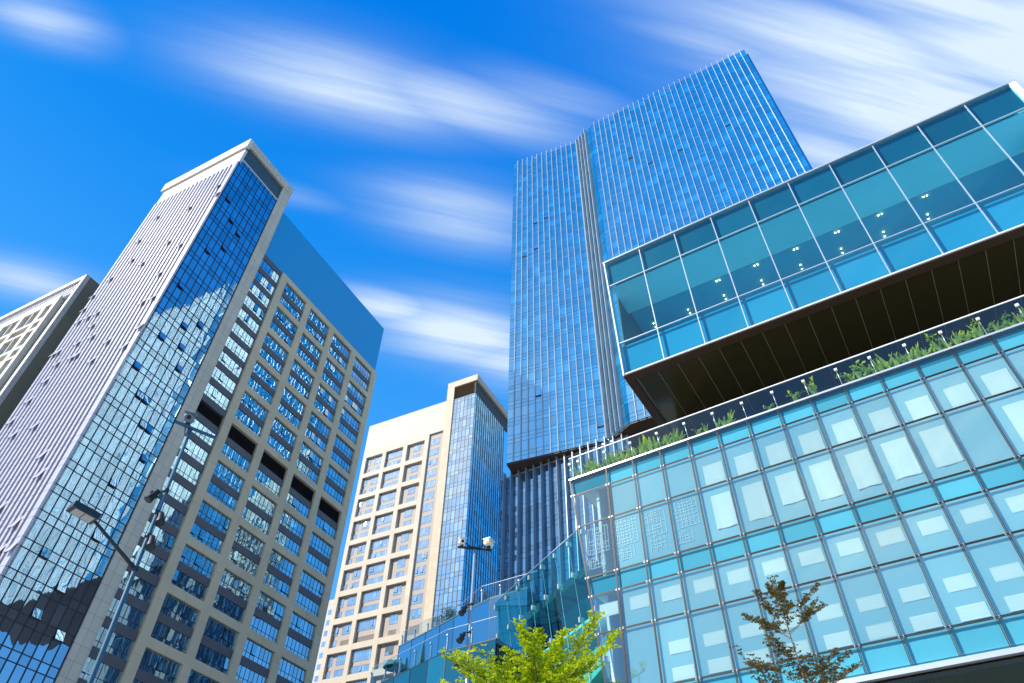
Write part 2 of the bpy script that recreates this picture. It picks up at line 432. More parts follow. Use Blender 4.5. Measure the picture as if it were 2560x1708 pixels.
# glass corner, face B: nine columns, a tall and a short pane per storey
def floors(z0, z1, zs, tall, step):
    k = math.floor((z0-zs)/step)-1; res = []
    while zs + k*step < z1:
        a = zs + k*step
        for lo, hi in ((a, a+tall), (a+tall, a+step)):
            lo2, hi2 = max(lo, z0), min(hi, z1)
            if hi2-lo2 > 0.2: res.append((lo2, hi2))
        k += 1
    return res
pw = 11.85/9
items = []
openings = {(2, 77.2): 1}
for (a, b) in floors(18.7, 139.6, 50.7, 2.8, 4.0):
    for i in range(9):
        p = MB().pane(FB, i*pw+0.03, (i+1)*pw-0.03, a+0.03, b-0.03, 0.0)
        items.append((p, None))
repeat_parts(items, 'glass_panel', 'glass_left_curtain', T)
mb = MB()
for i in range(10):
    if i > 0: mb.box(FB, i*pw-0.075, i*pw+0.075, -0.3, 0.06, 10, 139.6)
for (a, b) in floors(18.7, 139.6, 50.7, 2.8, 4.0): mb.box(FB, 0.02, 11.88, -0.3, 0.05, a-0.055, a+0.055)
mb.build('mullion_grid', 'frame_navy', T)
# a few vents of the glass corner stand open
items = []
rv = random.Random(5)
for (i, z) in [(1, 125.4), (3, 121.4), (5, 119.9), (4, 113.4), (2, 109.4), (1, 97.4), (6, 93.4), (4, 90.7), (5, 86.6), (2, 85.5), (6, 82.6), (1, 77.5), (3, 73.4), (4, 73.4), (5, 69.4), (6, 69.4), (7, 64.7), (5, 58.6), (3, 53.5), (6, 50.7), (2, 45.5), (5, 42.7), (7, 37.5), (4, 38.7)]:
    a, b = z, z+1.15
    q = [FB.p(i*pw+0.08, 0.36, a), FB.p((i+1)*pw-0.08, 0.36, a), FB.p((i+1)*pw-0.08, 0.08, b), FB.p(i*pw+0.08, 0.08, b)]
    items.append((MB().poly(q, 0).box(FB, i*pw+0.06, (i+1)*pw-0.06, 0.07, 0.34, a-0.06, a, 1), None))
repeat_parts(items, 'open_window', ['glass_left_curtain', 'frame_navy'], T)
# stone strip, cornice, fascias
MB().box(FB, 11.95, 14.5, -0.6, 0.28, 0, 144.9).build('stone_strip', 'stone_strip', T)
mb = MB(); mb.box(FB, -0.45, 14.5, -26.2, 0.45, 144.9, 147.4)
mb.build('cornice', 'stone_strip', T)
MB().box(FB, 0.05, 11.95, -0.5, -0.1, 139.95, 144.9).build('dark_fascia', 'dark_fascia', T)
MB().box(FB, 0.0, 11.95, -0.5, 0.1, 139.62, 139.95).build('fascia_rail', 'stone_white', T)
MB().box(FA, -25.1, 0.02, -0.5, 0.12, 138.3, 143.4).build('white_fascia', 'stone_white', T)
MB().box(FA, -26.2, 0.46, -0.4, 0.48, 144.2, 147.45).build('white_cornice', 'stone_white', T)
# face A: glass panes with sky glare put in as white, over dark slots
MB().box(FA, -25.0, -0.0, -0.3, 0.0, 10, 138.3).build('slot_wall', 'maroon_gap', T)
items = []
fl = floors(18.7, 138.3, 50.7, 2.8, 4.0)
for i in range(20):
    u1 = -i*1.25 - (0.0 if i == 0 else 0.64); u0 = -(i+1)*1.25
    mb = MB()
    for (a, b) in fl: mb.box(FA, u0, u1, 0.0, 0.34, a+0.035, b-0.035)
    items.append((mb, None))
repeat_parts(items, 'glare_rib', 'glare_white_panel', T)
items = []
for i in range(20):
    for k in range(30):
        if rv.random() < 0.085:
            z = 50.7 + 4*(k-8) + 2.8; u1 = -i*1.25-0.1; u0 = -(i+1)*1.25+0.05
            q = [FA.p(u0, 0.75, z-1.0), FA.p(u1, 0.75, z-1.0), FA.p(u1, 0.2, z+0.9), FA.p(u0, 0.2, z+0.9)]
            m_ = MB().poly(q, 0); m_.box(FA, u0, u1, 0.68, 0.76, z-1.09, z-1.0, 1)
            if 25 < z < 136: items.append((m_, None))
repeat_parts(items, 'open_window', ['glare_white_panel', 'frame_navy'], T)
# recessed bay beside the strip and the stone grid
def window_strip(fr, u0, u1, z0, z1, n, w_, transom=0.3, vents=()):
    p = MB(); f = MB(); d = (u1-u0)/n; zt = z0+(z1-z0)*transom
    for i in range(n):
        a, b = u0+i*d, u0+(i+1)*d
        p.pane(fr, a+0.03, b-0.03, z0, zt-0.03, w_)
        if i in vents:
            p.poly([fr.p(a+0.05, w_+0.17, zt+0.02), fr.p(b-0.05, w_+0.17, zt+0.02), fr.p(b-0.05, w_+0.04, z1-0.02), fr.p(a+0.05, w_+0.04, z1-0.02)])
            f.box(fr, a+0.04, b-0.04, w_+0.05, w_+0.16, zt-0.05, zt+0.01)
        else: p.pane(fr, a+0.03, b-0.03, zt+0.03, z1, w_)
        if i: f.box(fr, a-0.045, a+0.045, w_-0.15, w_+0.03, z0, z1)
    f.box(fr, u0, u1, w_-0.15, w_+0.02, zt-0.04, zt+0.04)
    f.box(fr, u0, u1, w_-0.15, w_+0.05, z1-0.02, z1+0.10); f.box(fr, u0-0.02, u0+0.06, w_-0.15, w_+0.05, z0, z1)
    return p, f
rw = random.Random(11)
items = []; spd = []
for k in range(24):
    zt = 121.45-4.0*k
    if k == 10: continue
    v = [i for i in range(6) if rw.random() < 0.10]
    items.append(window_strip(FB, 14.55, 20.5, zt-2.65, zt, 6, -0.50, 0.3, v))
for k in range(25):
    zt = 122.85-4.0*k
    spd.append((MB().box(FB, 14.5, 20.55, -0.9, -0.38, zt-1.4, zt), None))
lou = []
def louvre(fr, u0, u1, z0, z1, w_, step, depth=0.18):
    m_ = MB(); m_.box(fr, u0, u1, w_-0.3, w_-0.22, z0, z1, 0)
    n = int((z1-z0)/step)
    for i in range(n):
        a = z0+(i+0.1)*step
        i0 = len(m_.v)
        m_.poly([fr.p(u0, w_, a), fr.p(u1, w_, a), fr.p(u1, w_-depth, a+step*0.75), fr.p(u0, w_-depth, a+step*0.75)])
    return m_
lou.append((louvre(FB, 14.55, 20.5, 78.85, 81.45, -0.5, 0.22), None))
for j in range(4):
    u0 = 22.3+8.6*j
    for k in range(13):
        zt = 121.4-8.0*k
        v = [i for i in range(7) if rw.random() < 0.09]
        if k == 5: lou.append((louvre(FB, u0, u0+6.9, zt-2.8, zt, -0.40, 0.22), None))
        else: items.append(window_strip(FB, u0, u0+6.9, zt-2.8, zt, 7, -0.42, 0.3, v))
        v = [i for i in range(7) if rw.random() < 0.09]
        items.append(window_strip(FB, u0, u0+6.9, zt-6.6, zt-4.15, 7, -0.42, 0.3, v))
        spd.append((MB().box(FB, u0, u0+6.9, -0.95, -0.30, zt-4.15, zt-2.8), None))
repeat_parts(items, 'window', 'glass_window', T, 100, ('window_frame', 'frame_navy'))
repeat_parts(spd, 'spandrel', 'spandrel_grey', T)
repeat_parts(lou, 'louvre', 'louvre_dark', T)
for j in range(5):
    u0 = 20.6+8.6*j; u1 = u0+(1.7 if j < 4 else 1.75)+(0.0)
    MB().box(FB, u0, u1, -1.2, 0.0, 0, 122.9).build('stone_pier', 'stone_grid', T)
items = []
for k in range(14):
    zt = 122.9 if k == 0 else 121.4-8.0*k+1.4
    zb = 121.4-8.0*k
    for j in range(4):
        u0 = 22.3+8.6*j
        items.append((MB().box(FB, u0, u0+6.9, -1.1, -0.01, zb, zt), None))
repeat_parts(items, 'stone_beam', 'stone_grid', T)
MB().box(FB, 14.4, 56.3, -0.9, -0.35, 122.9, 138.9).build('roof_screen', 'screen_blue', T)

# ================================================================ far left tower
L0 = (-92.44, 97.0, 0)
GA = Fr(L0, -27.8); GB = Fr(L0, 62.2)
T2 = thing('office_tower', 'sandy balconied tower at the far left, its blank olive flank beside the ribbed tower', 'office tower', L0)
MB().box(GB, 1.3, 45, -42, -1.05, 0, 119.6).build('inner_wall', 'stone_olive', T2)
mb = MB(); mb.box(GB, 0, 45, -1.05, 0.0, 0, 119.65)
mb.build('flank_wall', 'stone_olive', T2)
mb = MB(); mb.box(GA, -42, 0.02, -0.9, 0.05, 118.5, 119.7); mb.box(GA, -0.95, 0.02, -0.9, 0.05, 0, 118.5)
mb.build('white_frame', 'stone_white', T2)
MB().box(GA, -42, -0.95, -1.3, -1.0, 0, 118.5).build('back_wall', 'stone_olive', T2)
items = [(MB().box(GA, -1.3-0.75*i, -1.05-0.75*i, -1.0, -0.35, 114.8, 118.5), None) for i in range(48)]
repeat_parts(items, 'louvre_blade', 'fin_white', T2)
pc = [(-6.4, -5.24), (-10.0, -8.7), (-17.0, -15.8), (-24.2, -22.9), (-31, -29.8), (-38, -36.8)]
for (a, b) in pc: MB().box(GA, a, b, -1.0, 0.0, 0, 115.5).build('balcony_pier', 'stone_white', T2)
spans = [(-8.7, -6.4), (-15.8, -10.0), (-22.9, -17.0), (-29.8, -24.2), (-36.8, -31)]
items = []; bal = []
for (a, b) in spans:
    for k in range(12):
        zt = 113.5-8.2*k
        items.append((MB().box(GA, a, b, -1.0, -0.01, zt, zt+(2.0 if k == 0 else 0.7)), None))
        items.append((MB().box(GA, a, b, -1.0, -0.01, zt-5.3, zt-4.5), None))
        if b-a > 4: items.append((MB().box(GA, (a+b)/2-0.12, (a+b)/2+0.12, -1.0, -0.1, zt-4.5, zt), None))
        bal.append((MB().pane(GA, a, b, zt-4.5, zt-3.3, -0.5), None))
repeat_parts(items, 'balcony_beam', 'stone_white', T2)
repeat_parts(bal, 'balcony_rail', 'glass_window', T2)

# ================================================================ middle tower
M0 = (-12.12, 179.59, 0)
FE = Fr(M0, -27.5); FF = Fr(M0, 62.5)
T3 = thing('office_tower', 'cream tower with blue glass corner and blank parapet, left of the finned skyscraper', 'office tower', M0)
mb = MB(); mb.box(FE, -43.3, -11.0, -20, -1.2, 0, 161.4); mb.box(FE, -11.1, -0.3, -21, -0.35, 0, 166.5)
mb.build('core_wall', 'black_gap', T3)
MB().box(FE, -43.7, -11.2, -1.2, 0.0, 148.8, 161.6).build('blank_parapet', 'render_cream', T3)
MB().box(FE, -43.75, -43.3, -20, -1.2, 0, 161.6).build('side_wall', 'render_cream', T3)
MB().box(FE, -11.2, -8.4, -1.2, 0.4, 0, 166.6).build('stone_strip', 'stone_cream', T3)
mb = MB(); mb.box(FE, -11.2, 0.7, -24, 0.4, 166.6, 169.2)
mb.build('cornice', 'stone_cream', T3)
louvre(FE, -8.35, 0.0, 161.3, 166.6, 0.0, 0.25).build('louvre', 'louvre_tan', T3)
MB().box(FF, 0.05, 24, -0.5, 0.02, 161.2, 166.6).build('dark_fascia', 'bronze_fascia', T3)
items = []
fl3 = floors(60, 161.1, 117.45-0.03, 2.95, 4.3)
for (a, b) in fl3:
    for i in range(6):
        u1 = -i*1.41; u0 = max(-8.4, u1-1.41)
        if u1-u0 > 0.3: items.append((MB().pane(FE, u0+0.05, u1-0.05, a+0.05, b-0.05, 0.0), None))
repeat_parts(items, 'glass_panel', 'glass_pale', T3)
items = []
for (a, b) in fl3:
    for i in range(15):
        items.append((MB().pane(FF, i*1.41+0.05, (i+1)*1.41-0.05, a+0.05, b-0.05, 0.0), None))
repeat_parts(items, 'side_glass_panel', 'glass_blue_side', T3)
mb = MB()
for i in range(1, 6): mb.box(FE, -i*1.41-0.08, -i*1.41+0.08, -0.2, 0.10, 30, 161.2)
for i in range(1, 16): mb.box(FF, i*1.41-0.09, i*1.41+0.09, -0.2, 0.10, 30, 161.2)
mb.build('mullion_grid', 'frame_navy', T3)
piers = [(-43.7, -42.25), (-35.45, -34.0), (-27.0, -25.45), (-18.5, -16.9)]
for (a, b) in piers: MB().box(FE, a, b, -1.2, 0.0, 0, 148.8).build('stone_pier', 'stone_cream_grid', T3)
items = []; win = []; wal = []; lou = []
for k in range(15):
    zt = 147.1-8.38*k
    for (a, b) in ((-42.25, -35.45), (-34.0, -27.0), (-25.45, -18.5)):
        items.append((MB().box(FE, a, b, -1.2, -0.01, zt, zt+(1.7 if k else 1.7)), None))
        wal.append((MB().box(FE, a, b, -1.3, -0.86, zt-6.68, zt), None))
    def wins(a, b, z0, z1, n, bay):
        v = [i for i in range(n) if rw.random() < 0.09]
        return window_strip(FE, a, b, z0, z1, n, -0.8, 0.3, v)
    lows = k == 7
    for (a, b, n) in ((-42.15, -40.6, 2), (-39.1, -35.5, 5), (-33.9, -27.05, 9), (-23.1, -20.5, 2)):
        win.append(wins(a, b, zt-3.15, zt-0.5 if n != 9 else zt-0.35, n, 0))
        if lows and n != 2 or lows and a == -23.1: lou.append((louvre(FE, a, b, zt-6.6, zt-4.5, -0.78, 0.28), None))
        else: win.append(wins(a, b, zt-6.85+0.3, zt-4.5, n, 0))
for k in range(28):
    zt = 146.6-4.19*k
    if k == 15: lou.append((louvre(FE, -16.3, -12.8, zt-2.7, zt, -0.48, 0.28), None))
    else: win.append(window_strip(FE, -16.3, -12.8, zt-2.65, zt, 4, -0.5, 0.3, [i for i in range(4) if rw.random() < 0.12]))
    win.append((MB().pane(FE, -11.75, -11.35, zt-2.9, zt, -0.5), None))
wal.append((MB().box(FE, -16.9, -11.2, -1.2, -0.55, 0, 148.8), None))
repeat_parts(win, 'window', 'glass_pale', T3, 100, ('window_frame', 'frame_slate'))
repeat_parts(items, 'stone_beam', 'stone_cream_grid', T3)
repeat_parts(wal, 'bay_wall', 'bay_wall', T3)
repeat_parts(lou, 'louvre', 'louvre_grey', T3)

# ================================================================ distant apartment tower
A0 = (-68.0, 259, 0)
HA = Fr(A0, -27.5); HB = Fr(A0, 62.5)
TA = thing('apartment_tower', 'pale distant apartment tower glimpsed in the gap between left tower and cream tower', 'apartment block', A0)
MB().box(HA, -30, 14, -20, 0, 0, 124).build('wall', 'concrete_pale', TA)
items = []
for k in range(30):
    for i in range(7):
        items.append((MB().box(HA, 12-i*4.2-2.6, 12-i*4.2, 0.0, 0.05, 120-4.0*k-1.9, 120-4.0*k), None))
repeat_parts(items, 'window', 'glass_pale', TA)

# ================================================================ blue finned skyscraper
S0 = (-0.541, 104.999); S1 = (17.43, 97.44); S2 = (20.37, 92.68); S3 = (57.85, 70.65)
nD = Vector((math.sin(R(-30.45)), -math.cos(R(-30.45))))
S4 = (S3[0]-nD.x*22, S3[1]-nD.y*22); nC = Vector((math.sin(R(-22.8)), -math.cos(R(-22.8))))
S5 = (S0[0]-nC.x*30, S0[1]-nC.y*30)
ZB, ZT = 77.7, 183.3
TS = thing('glass_skyscraper', 'tallest blue glass skyscraper with white vertical fins and a folded facade', 'skyscraper', (S0[0], S0[1], 0))
def inset(p, q, d):  # point list moved inward
    return (p[0]-q[0]*d, p[1]-q[1]*d)
core = [(S0[0]+0.4, S0[1]+0.35), (S1[0]+0.25, S1[1]+0.3), (S2[0]+0.2, S2[1]+0.3), (S3[0]-0.45, S3[1]+0.35), (S4[0]-0.3, S4[1]), (S5[0]+0.3, S5[1]-0.1)]
MB().prism(core, ZB+0.1, ZT-0.4).build('core_wall', 'frame_navy', TS)
MB().prism([S0, S1, S2, S3, S4, S5], ZB-0.25, ZB).build('soffit', 'soffit_brown', TS)
MB().prism([(c_[0], c_[1]) for c_ in (S0, S1, S2, S3)] + [S4, S5], ZT-0.35, ZT-0.2).build('roof', 'concrete_pale', TS)
def vec_frame(a, b):
    t_ = Vector((b[0]-a[0], b[1]-a[1], 0)); L = t_.length
    return Fr((a[0], a[1], 0), t=t_/L), L
def fin_wall(T_, a, b, first, pitch, z0, z1, lines, gmat, fmat, fw, fd, zf, base=0.0, skip_last=0.0):
    fr, L = vec_frame(a, b)
    us = []
    u = first
    while u < L-skip_last-0.05: us.append(u); u += pitch
    bays = [0.0]+us+[L]
    gi = []
    for i in range(len(bays)-1):
        mb = MB()
        for (lo, hi) in lines: mb.pane(fr, bays[i]+0.03, bays[i+1]-0.03, lo+0.035, hi-0.035, 0.0)
        gi.append((mb, None))
    fi = [(MB().box(fr, u-fw/2, u+fw/2, -0.1, fd, z0, zf), None) for u in us]
    return gi, fi, fr, L
lines = []
z = ZB+0.15
lines.append((ZB+0.1, ZB+1.1)); zz = ZB+1.1
while zz < ZT:
    for h in (0.9, 2.4, 0.9):
        if zz+h < ZT: lines.append((zz, zz+h))
        elif ZT-zz > 0.3: lines.append((zz, ZT))
        zz += h
GI, FI = [], []
for (a, b, f_, p_, fd, fw, sl) in ((S0, S1, 1.35, 1.463, 0.38, 0.09, 0.2), (S1, S2, 0.05, 1.25, 0.75, 0.11, 1.2), (S2, S3, 1.35, 1.463, 0.38, 0.09, 0.2), (S5, S0, 1.35, 1.463, 0.08, 0.07, 1.6), (S3, S4, 1.6, 1.463, 0.38, 0.09, 0.2)):
    gi, fi, fr, L = fin_wall(TS, a, b, f_, p_, ZB, ZT, lines, 0, 0, fw, fd, ZT+0.9, skip_last=sl)
    GI += gi
    if fw == 0.11: FO = fi
    else: FI += fi
repeat_parts(GI, 'glass_strip', 'glass_blue_tower', TS)
repeat_parts(FI, 'fin', 'fin_white', TS)
repeat_parts(FO, 'fin', 'fin_steel', TS)  # fold fins coloured darker to stand for their shaded sides
frD, LD = vec_frame(S2, S3)
MB().box(frD, LD-0.05, LD+0.35, -1.6, -0.25, ZB, ZT-2.2).build('end_wing', 'glass_blue_low', TS)
frC, LC = vec_frame(S0, S1)
items = []
for (fr, u0, z0) in ((frC, 1.35+1.463*3, 150.6), (frC, 1.35+1.463*5, 151.3), (frC, 1.35+1.463*1, 138.0), (frC, 1.35+1.463*3, 139.8), (frC, 1.35+1.463*3, 92.2), (frC, 1.35+1.463*11, 81.2),
                     (frD, 1.35+1.463*5, 158.3), (frD, 1.35+1.463*8, 152.0), (frD, 1.35+1.463*13, 151.9), (frD, 1.35+1.463*21, 152.8)):
    q = [fr.p(u0+0.1, 0.12, z0), fr.p(u0+1.36, 0.12, z0), fr.p(u0+1.36, 0.05, z0+1.5), fr.p(u0+0.1, 0.05, z0+1.5)]
    items.append((MB().poly(q, 0).box(fr, u0+0.1, u0+1.36, 0.02, 0.11, z0-0.26, z0-0.02, 1), None))
repeat_parts(items, 'open_window', ['glass_blue_tower', 'black_gap'], TS)

# lower block of the skyscraper, set back under it
Q0 = (-1.55, 109.5); aq = R(-33); Q1 = (Q0[0]+26*math.cos(aq), Q0[1]+26*math.sin(aq))
TL = thing('glass_block', 'dark blue glass base block with deep vertical fins beneath the skyscraper', 'office block', (Q0[0], Q0[1], 0))
frQ, LQ = vec_frame(Q0, Q1)
MB().box(frQ, 0.2, LQ, -22, -0.2, 0, 77.1).build('core_wall', 'frame_navy', TL)
lines = []; zz = 10.0
while zz < 77.0:
    for h in (0.95, 2.35, 0.95):
        if zz+h < 77.2: lines.append((zz, zz+h))
        zz += h
gi, fi, fr, L = fin_wall(TL, Q0, Q1, 1.1, 1.6, 8, 77.2, lines, 0, 0, 0.14, 0.85, 78.1)
Qb = (Q0[0]-frQ.n.x*21.5, Q0[1]-frQ.n.y*21.5)
gi2, fi2, _f, _l = fin_wall(TL, Qb, Q0, 1.1, 1.6, 8, 77.2, lines, 0, 0, 0.14, 0.6, 77.6, skip_last=1.8)
repeat_parts(gi+gi2, 'glass_strip', 'glass_blue_low', TL)
repeat_parts(fi+fi2, 'fin', 'fin_steel', TL)
MB().box(frQ, 0.0, LQ, -0.3, 0.05, 77.0, 77.35).build('coping', 'fin_steel', TL)

# ================================================================ podium building
PP = (6.74, 40.34, 0)
FP = Fr(PP, -33.5)
TP = thing('podium_building', 'pale turquoise glass podium with dark bronze grid and white sun-patch blinds at lower right', 'building', PP)
ZR = [30.6, 29.29, 26.76, 23.0, 21.73, 19.35, 15.8, 14.5]     # glazing joints from the top down
PW = 2.018; NP = 18
def left_u(z): return -2.87 + (30.6-z)*0.111
def uu(i, z): return left_u(z) if i == 0 else (i-1)*PW
gl_v, gl_t = [], []
KIND = ['t', 'v', 'v', 't', 'v', 'v', 't']
for r in range(7):
    z1, z0 = ZR[r], ZR[r+1]
    for i in range(NP):
        q = [FP.p(uu(i, z0)+0.03, 0, z0+0.03), FP.p(uu(i+1, z0)-0.03, 0, z0+0.03), FP.p(uu(i+1, z1)-0.03, 0, z1-0.03), FP.p(uu(i, z1)+0.03, 0, z1-0.03)]
        (gl_v if KIND[r] == 'v' else gl_t).append((MB().poly(q), None))
repeat_parts(gl_v, 'glass_panel', 'glass_podium', TP)
repeat_parts(gl_t, 'spandrel_glass', 'glass_podium_teal', TP)
mb = MB()
for i in range(NP+1):
    for side in (-1, 1):
        a = side*0.030
        lo, hi = 14.5, 30.6
        q = []
        for z in (lo, hi):
            u = uu(i, z); q.append((u+a-0.019, u+a+0.019))
        for (w0, w1) in ((-0.03, 0.03),):
            pts = [FP.p(q[0][0], w1, lo), FP.p(q[0][1], w1, lo), FP.p(q[1][1], w1, hi), FP.p(q[1][0], w1, hi)]
            pbk = [FP.p(q[0][0], w0, lo), FP.p(q[0][1], w0, lo), FP.p(q[1][1], w0, hi), FP.p(q[1][0], w0, hi)]
            mb.poly(pts); mb.poly(pbk)
            for e in ((0, 1), (1, 2), (2, 3), (3, 0)): mb.poly([pts[e[0]], pbk[e[0]], pbk[e[1]], pts[e[1]]])
    for z in ZR[1:-1]:
        u = uu(i, z)
        for du in (-0.10, 0.10):
            for dz in (-0.035, 0.035): mb.box(FP, u+du-0.035, u+du+0.035, 0.02, 0.05, z+dz-0.012, z+dz+0.012, 1)
for z in ZR[1:-1]:
    for a in (-0.030, 0.030): mb.box(FP, left_u(z), (NP-1)*PW, -0.03, 0.025, z+a-0.018, z+a+0.018)
mb.build('mullion_grid', ['bronze_bar', 'silver'], TP)
# inside: slabs, spandrel backs, rear wall, blinds and pale sun-patch cloths
mb = MB()
for (a, b) in ((30.15, 30.5), (21.9, 22.8), (14.6, 15.6)): mb.box(FP, left_u(b)+0.3, (NP-1)*PW, -5, -0.52, a, b)
mb.build('floor_slab', 'concrete_pale', TP)
mb = MB()
for (r, dep) in ((0, 0.20), (3, 0.20), (6, 0.20)):
    mb.box(FP, left_u(ZR[r])+0.1, (NP-1)*PW, -dep-0.06, -dep, ZR[r+1]+0.02, ZR[r]-0.02)
mb.build('spandrel_back', 'teal_back', TP)
MB().box(FP, 0.2, (NP-1)*PW, -0.50, -0.17, 14.6, 30.1).build('inner_wall', 'room_wall', TP)
MB().box(FP, left_u(24)+0.2, 0.4, -5.2, -5.0, 14.6, 30.1).build('inner_wall', 'room_wall', TP)
MB().box(FP, -1.2, -1.0, -5.0, -0.6, 14.6, 30.1).build('partition', 'ceiling_white', TP)
def cloth(fr, u0, u1, z0, z1, w_, seed, ripple=0.03, nx=10, nz=8):
    rr = random.Random(seed); ph = [rr.uniform(0, 6.28) for _ in range(4)]
    m_ = MB(); idx = {}
    for iz in range(nz+1):
        for ix in range(nx+1):
            a, b = ix/nx, iz/nz
            d = ripple*(math.sin(a*9+ph[0]+b*2)+0.6*math.sin(a*17+ph[1]))*(1.15-b) + 0.012*math.sin(b*22+ph[2])
            zz_ = z0+(z1-z0)*b + (1-b)*(0.02 if ripple > 0.005 else 0)*math.sin(a*7+ph[3])
            idx[ix, iz] = len(m_.v); m_.v.append(fr.p(u0+(u1-u0)*a, w_+d, zz_))
    for iz in range(nz):
        for ix in range(nx):
            m_.f.append((idx[ix, iz], idx[ix+1, iz], idx[ix+1, iz+1], idx[ix, iz+1])); m_.uv.append([(0, 0)]*4); m_.mi.append(0); m_.sm.append(True)
    return m_
bl = []  # curtains cut to the sunlit patch of each pane; bare margins stand for shade
for i in range(4, NP):
    a = (i-1)*PW
    j = rw.uniform(-0.05, 0.05)
    if i < 15:
        if i != 11: bl.append((cloth(FP, a+0.60+j, a+1.90, 23.75+j+(0.35 if i in (6, 13) else 0), 26.1, -0.125, i, 0.012), None))
        bl.append((cloth(FP, a+0.60-j, a+1.85, 26.9, 28.3+j, -0.13, 50+i, 0.009), None))
for i in range(0, NP):  # lower rows: sunlit patches put in as flat pale cloth
    a = (i-1)*PW
    j = rw.uniform(-0.06, 0.06)
    bl.append((cloth(FP, a+0.62, a+1.85, 20.35+j*0.3, 21.15+j*0.3, -0.15, 100+i, 0.0), None))
    if i >= 2:
        bl.append((cloth(FP, a+0.62, a+1.86, 17.35, 18.05, -0.15, 200+i, 0.0), None))
        bl.append((cloth(FP, a+0.62, a+1.86, 15.95, 16.65, -0.15, 300+i, 0.0), None))
repeat_parts(bl, 'sun_patch_blind', 'sun_patch_cloth', TP)
lt = []
rl = random.Random(3)
for i in range(0, 4):
    a = (i-1)*PW+0.15
    for (z0, z1, ww) in ((24.6, 26.3, 1.3), (23.6, 24.3, 1.0)):
        mb = MB()
        us = [0]; 
        while us[-1] < ww: us.append(us[-1]+rl.choice((0.12, 0.2, 0.28)))
        zs = [0]
        while zs[-1] < z1-z0: zs.append(zs[-1]+rl.choice((0.12, 0.2, 0.26)))
        for x in us: mb.box(FP, a+x-0.012, a+x+0.012, -0.16, -0.14, z0, z0+zs[-1])
        for y in zs:
            x0 = rl.choice(us[:3]); x1 = rl.choice(us[-3:]); mb.box(FP, a+x0, a+x1, -0.165, -0.135, z0+y-0.012, z0+y+0.012)
        lt.append((mb, None))
repeat_parts(lt, 'lattice_screen', 'lattice_white', TP)
# terrace floor, sill and the overhang at the foot
MB().box(FP, left_u(30.6), (NP-1)*PW, -13, -0.02, 30.52, 30.60).build('terrace_floor', 'dark_fascia', TP)
MB().box(FP, left_u(30.6)-0.05, (NP-1)*PW, -0.06, 0.07, 30.61, 30.73).build('parapet_rail', 'silver', TP)
MB().box(FP, left_u(14.5)-0.1, (NP-1)*PW, -0.2, 0.12, 14.18, 14.42).build('base_rail', 'silver', TP)
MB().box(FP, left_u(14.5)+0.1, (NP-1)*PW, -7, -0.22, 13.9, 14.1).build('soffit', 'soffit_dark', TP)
MB().box(FP, left_u(14.5)+2, (NP-1)*PW, -8, -6.8, 0, 13.9).build('ground_floor_wall', 'glass_terrace', TP)
MB().box(FP, left_u(14.5)+1, (NP-1)*PW, -14, -5.2, 14.2, 30.5).build('core_wall', 'room_wall', TP)
# terrace back wall
MB().box(FP, 3.0, (NP-1)*PW, -9.3, -9.0, 30.6, 38.1).build('terrace_wall', 'soffit_dark', TP)

# glass parapet on the terrace edge
TB = thing('glass_parapet', 'clear glass parapet with white clamps along the podium roof edge', 'balustrade', (PP[0], PP[1], 30.6))
gp, cl, ps = [], [], []
for i in range(0, NP-1):
    u0, u1 = (left_u(30.6) if i == 0 else (i-1)*PW), i*PW
    gp.append((MB().pane(FP, u0+0.02, u1-0.02, 30.81, 32.47, 0.03), None))
gp.append((MB().poly([FP.p(left_u(30.6), -3.0, 30.81), FP.p(left_u(30.6), 0.0, 30.81), FP.p(left_u(30.6), 0.0, 32.47), FP.p(left_u(30.6), -3.0, 32.47)]), None))
for i in range(0, NP):
    u = (i-1)*PW if i else left_u(30.6)+0.75
    for uq in ([u] if i else [u, left_u(30.6)+0.05]):
        cl.append((MB().box(FP, uq-0.09, uq+0.09, -0.04, 0.10, 31.92, 32.08), None))
        ps.append((MB().tube([FP.p(uq+0.02, -0.32, 30.82), FP.p(uq, -0.02, 31.95)], 0.028, 6), None))
repeat_parts(gp, 'glass_panel', 'glass_rail', TB)
repeat_parts(cl, 'clamp', 'white_frame', TB)
repeat_parts(ps, 'post', 'silver', TB)
MB().box(FP, left_u(30.6), (NP-2)*PW, -0.01, 0.06, 32.46, 32.53).build('handrail', 'white_frame', TB)

# planter and its plants
pl = MB().box(FP, left_u(30.6)+0.3, (NP-2)*PW, -1.0, -0.22, 30.62, 30.85).build('planter', 'soil', None, FP.p(0, -0.8, 30.6))
pl['label'] = 'long planter bed of soil behind the podium glass parapet'; pl['category'] = 'planter'
def strap_plant(seed, n, h):
    rr = random.Random(seed); m_ = MB()
    for i in range(n):
        az = rr.uniform(0, 6.28); L = h*rr.uniform(0.6, 1.1); lean = rr.uniform(0.15, 0.75); wd = 0.11*rr.uniform(0.7, 1.3)
        d = Vector((math.cos(az), math.sin(az), 0)); sd_ = Vector((-d.y, d.x, 0)); pts = []
        for k in range(5):
            s_ = k/4
            p = d*(L*lean*s_*(0.4+0.6*s_)) + Vector((0, 0, L*(s_-0.35*lean*s_*s_*s_)))
            pts.append((p, wd*(1-s_**2)*0.9+0.006))
        for k in range(4):
            (p, a), (q, b) = pts[k], pts[k+1]
            m_.poly([p-sd_*a, p+sd_*a, q+sd_*b, q-sd_*b], 0)
    return m_
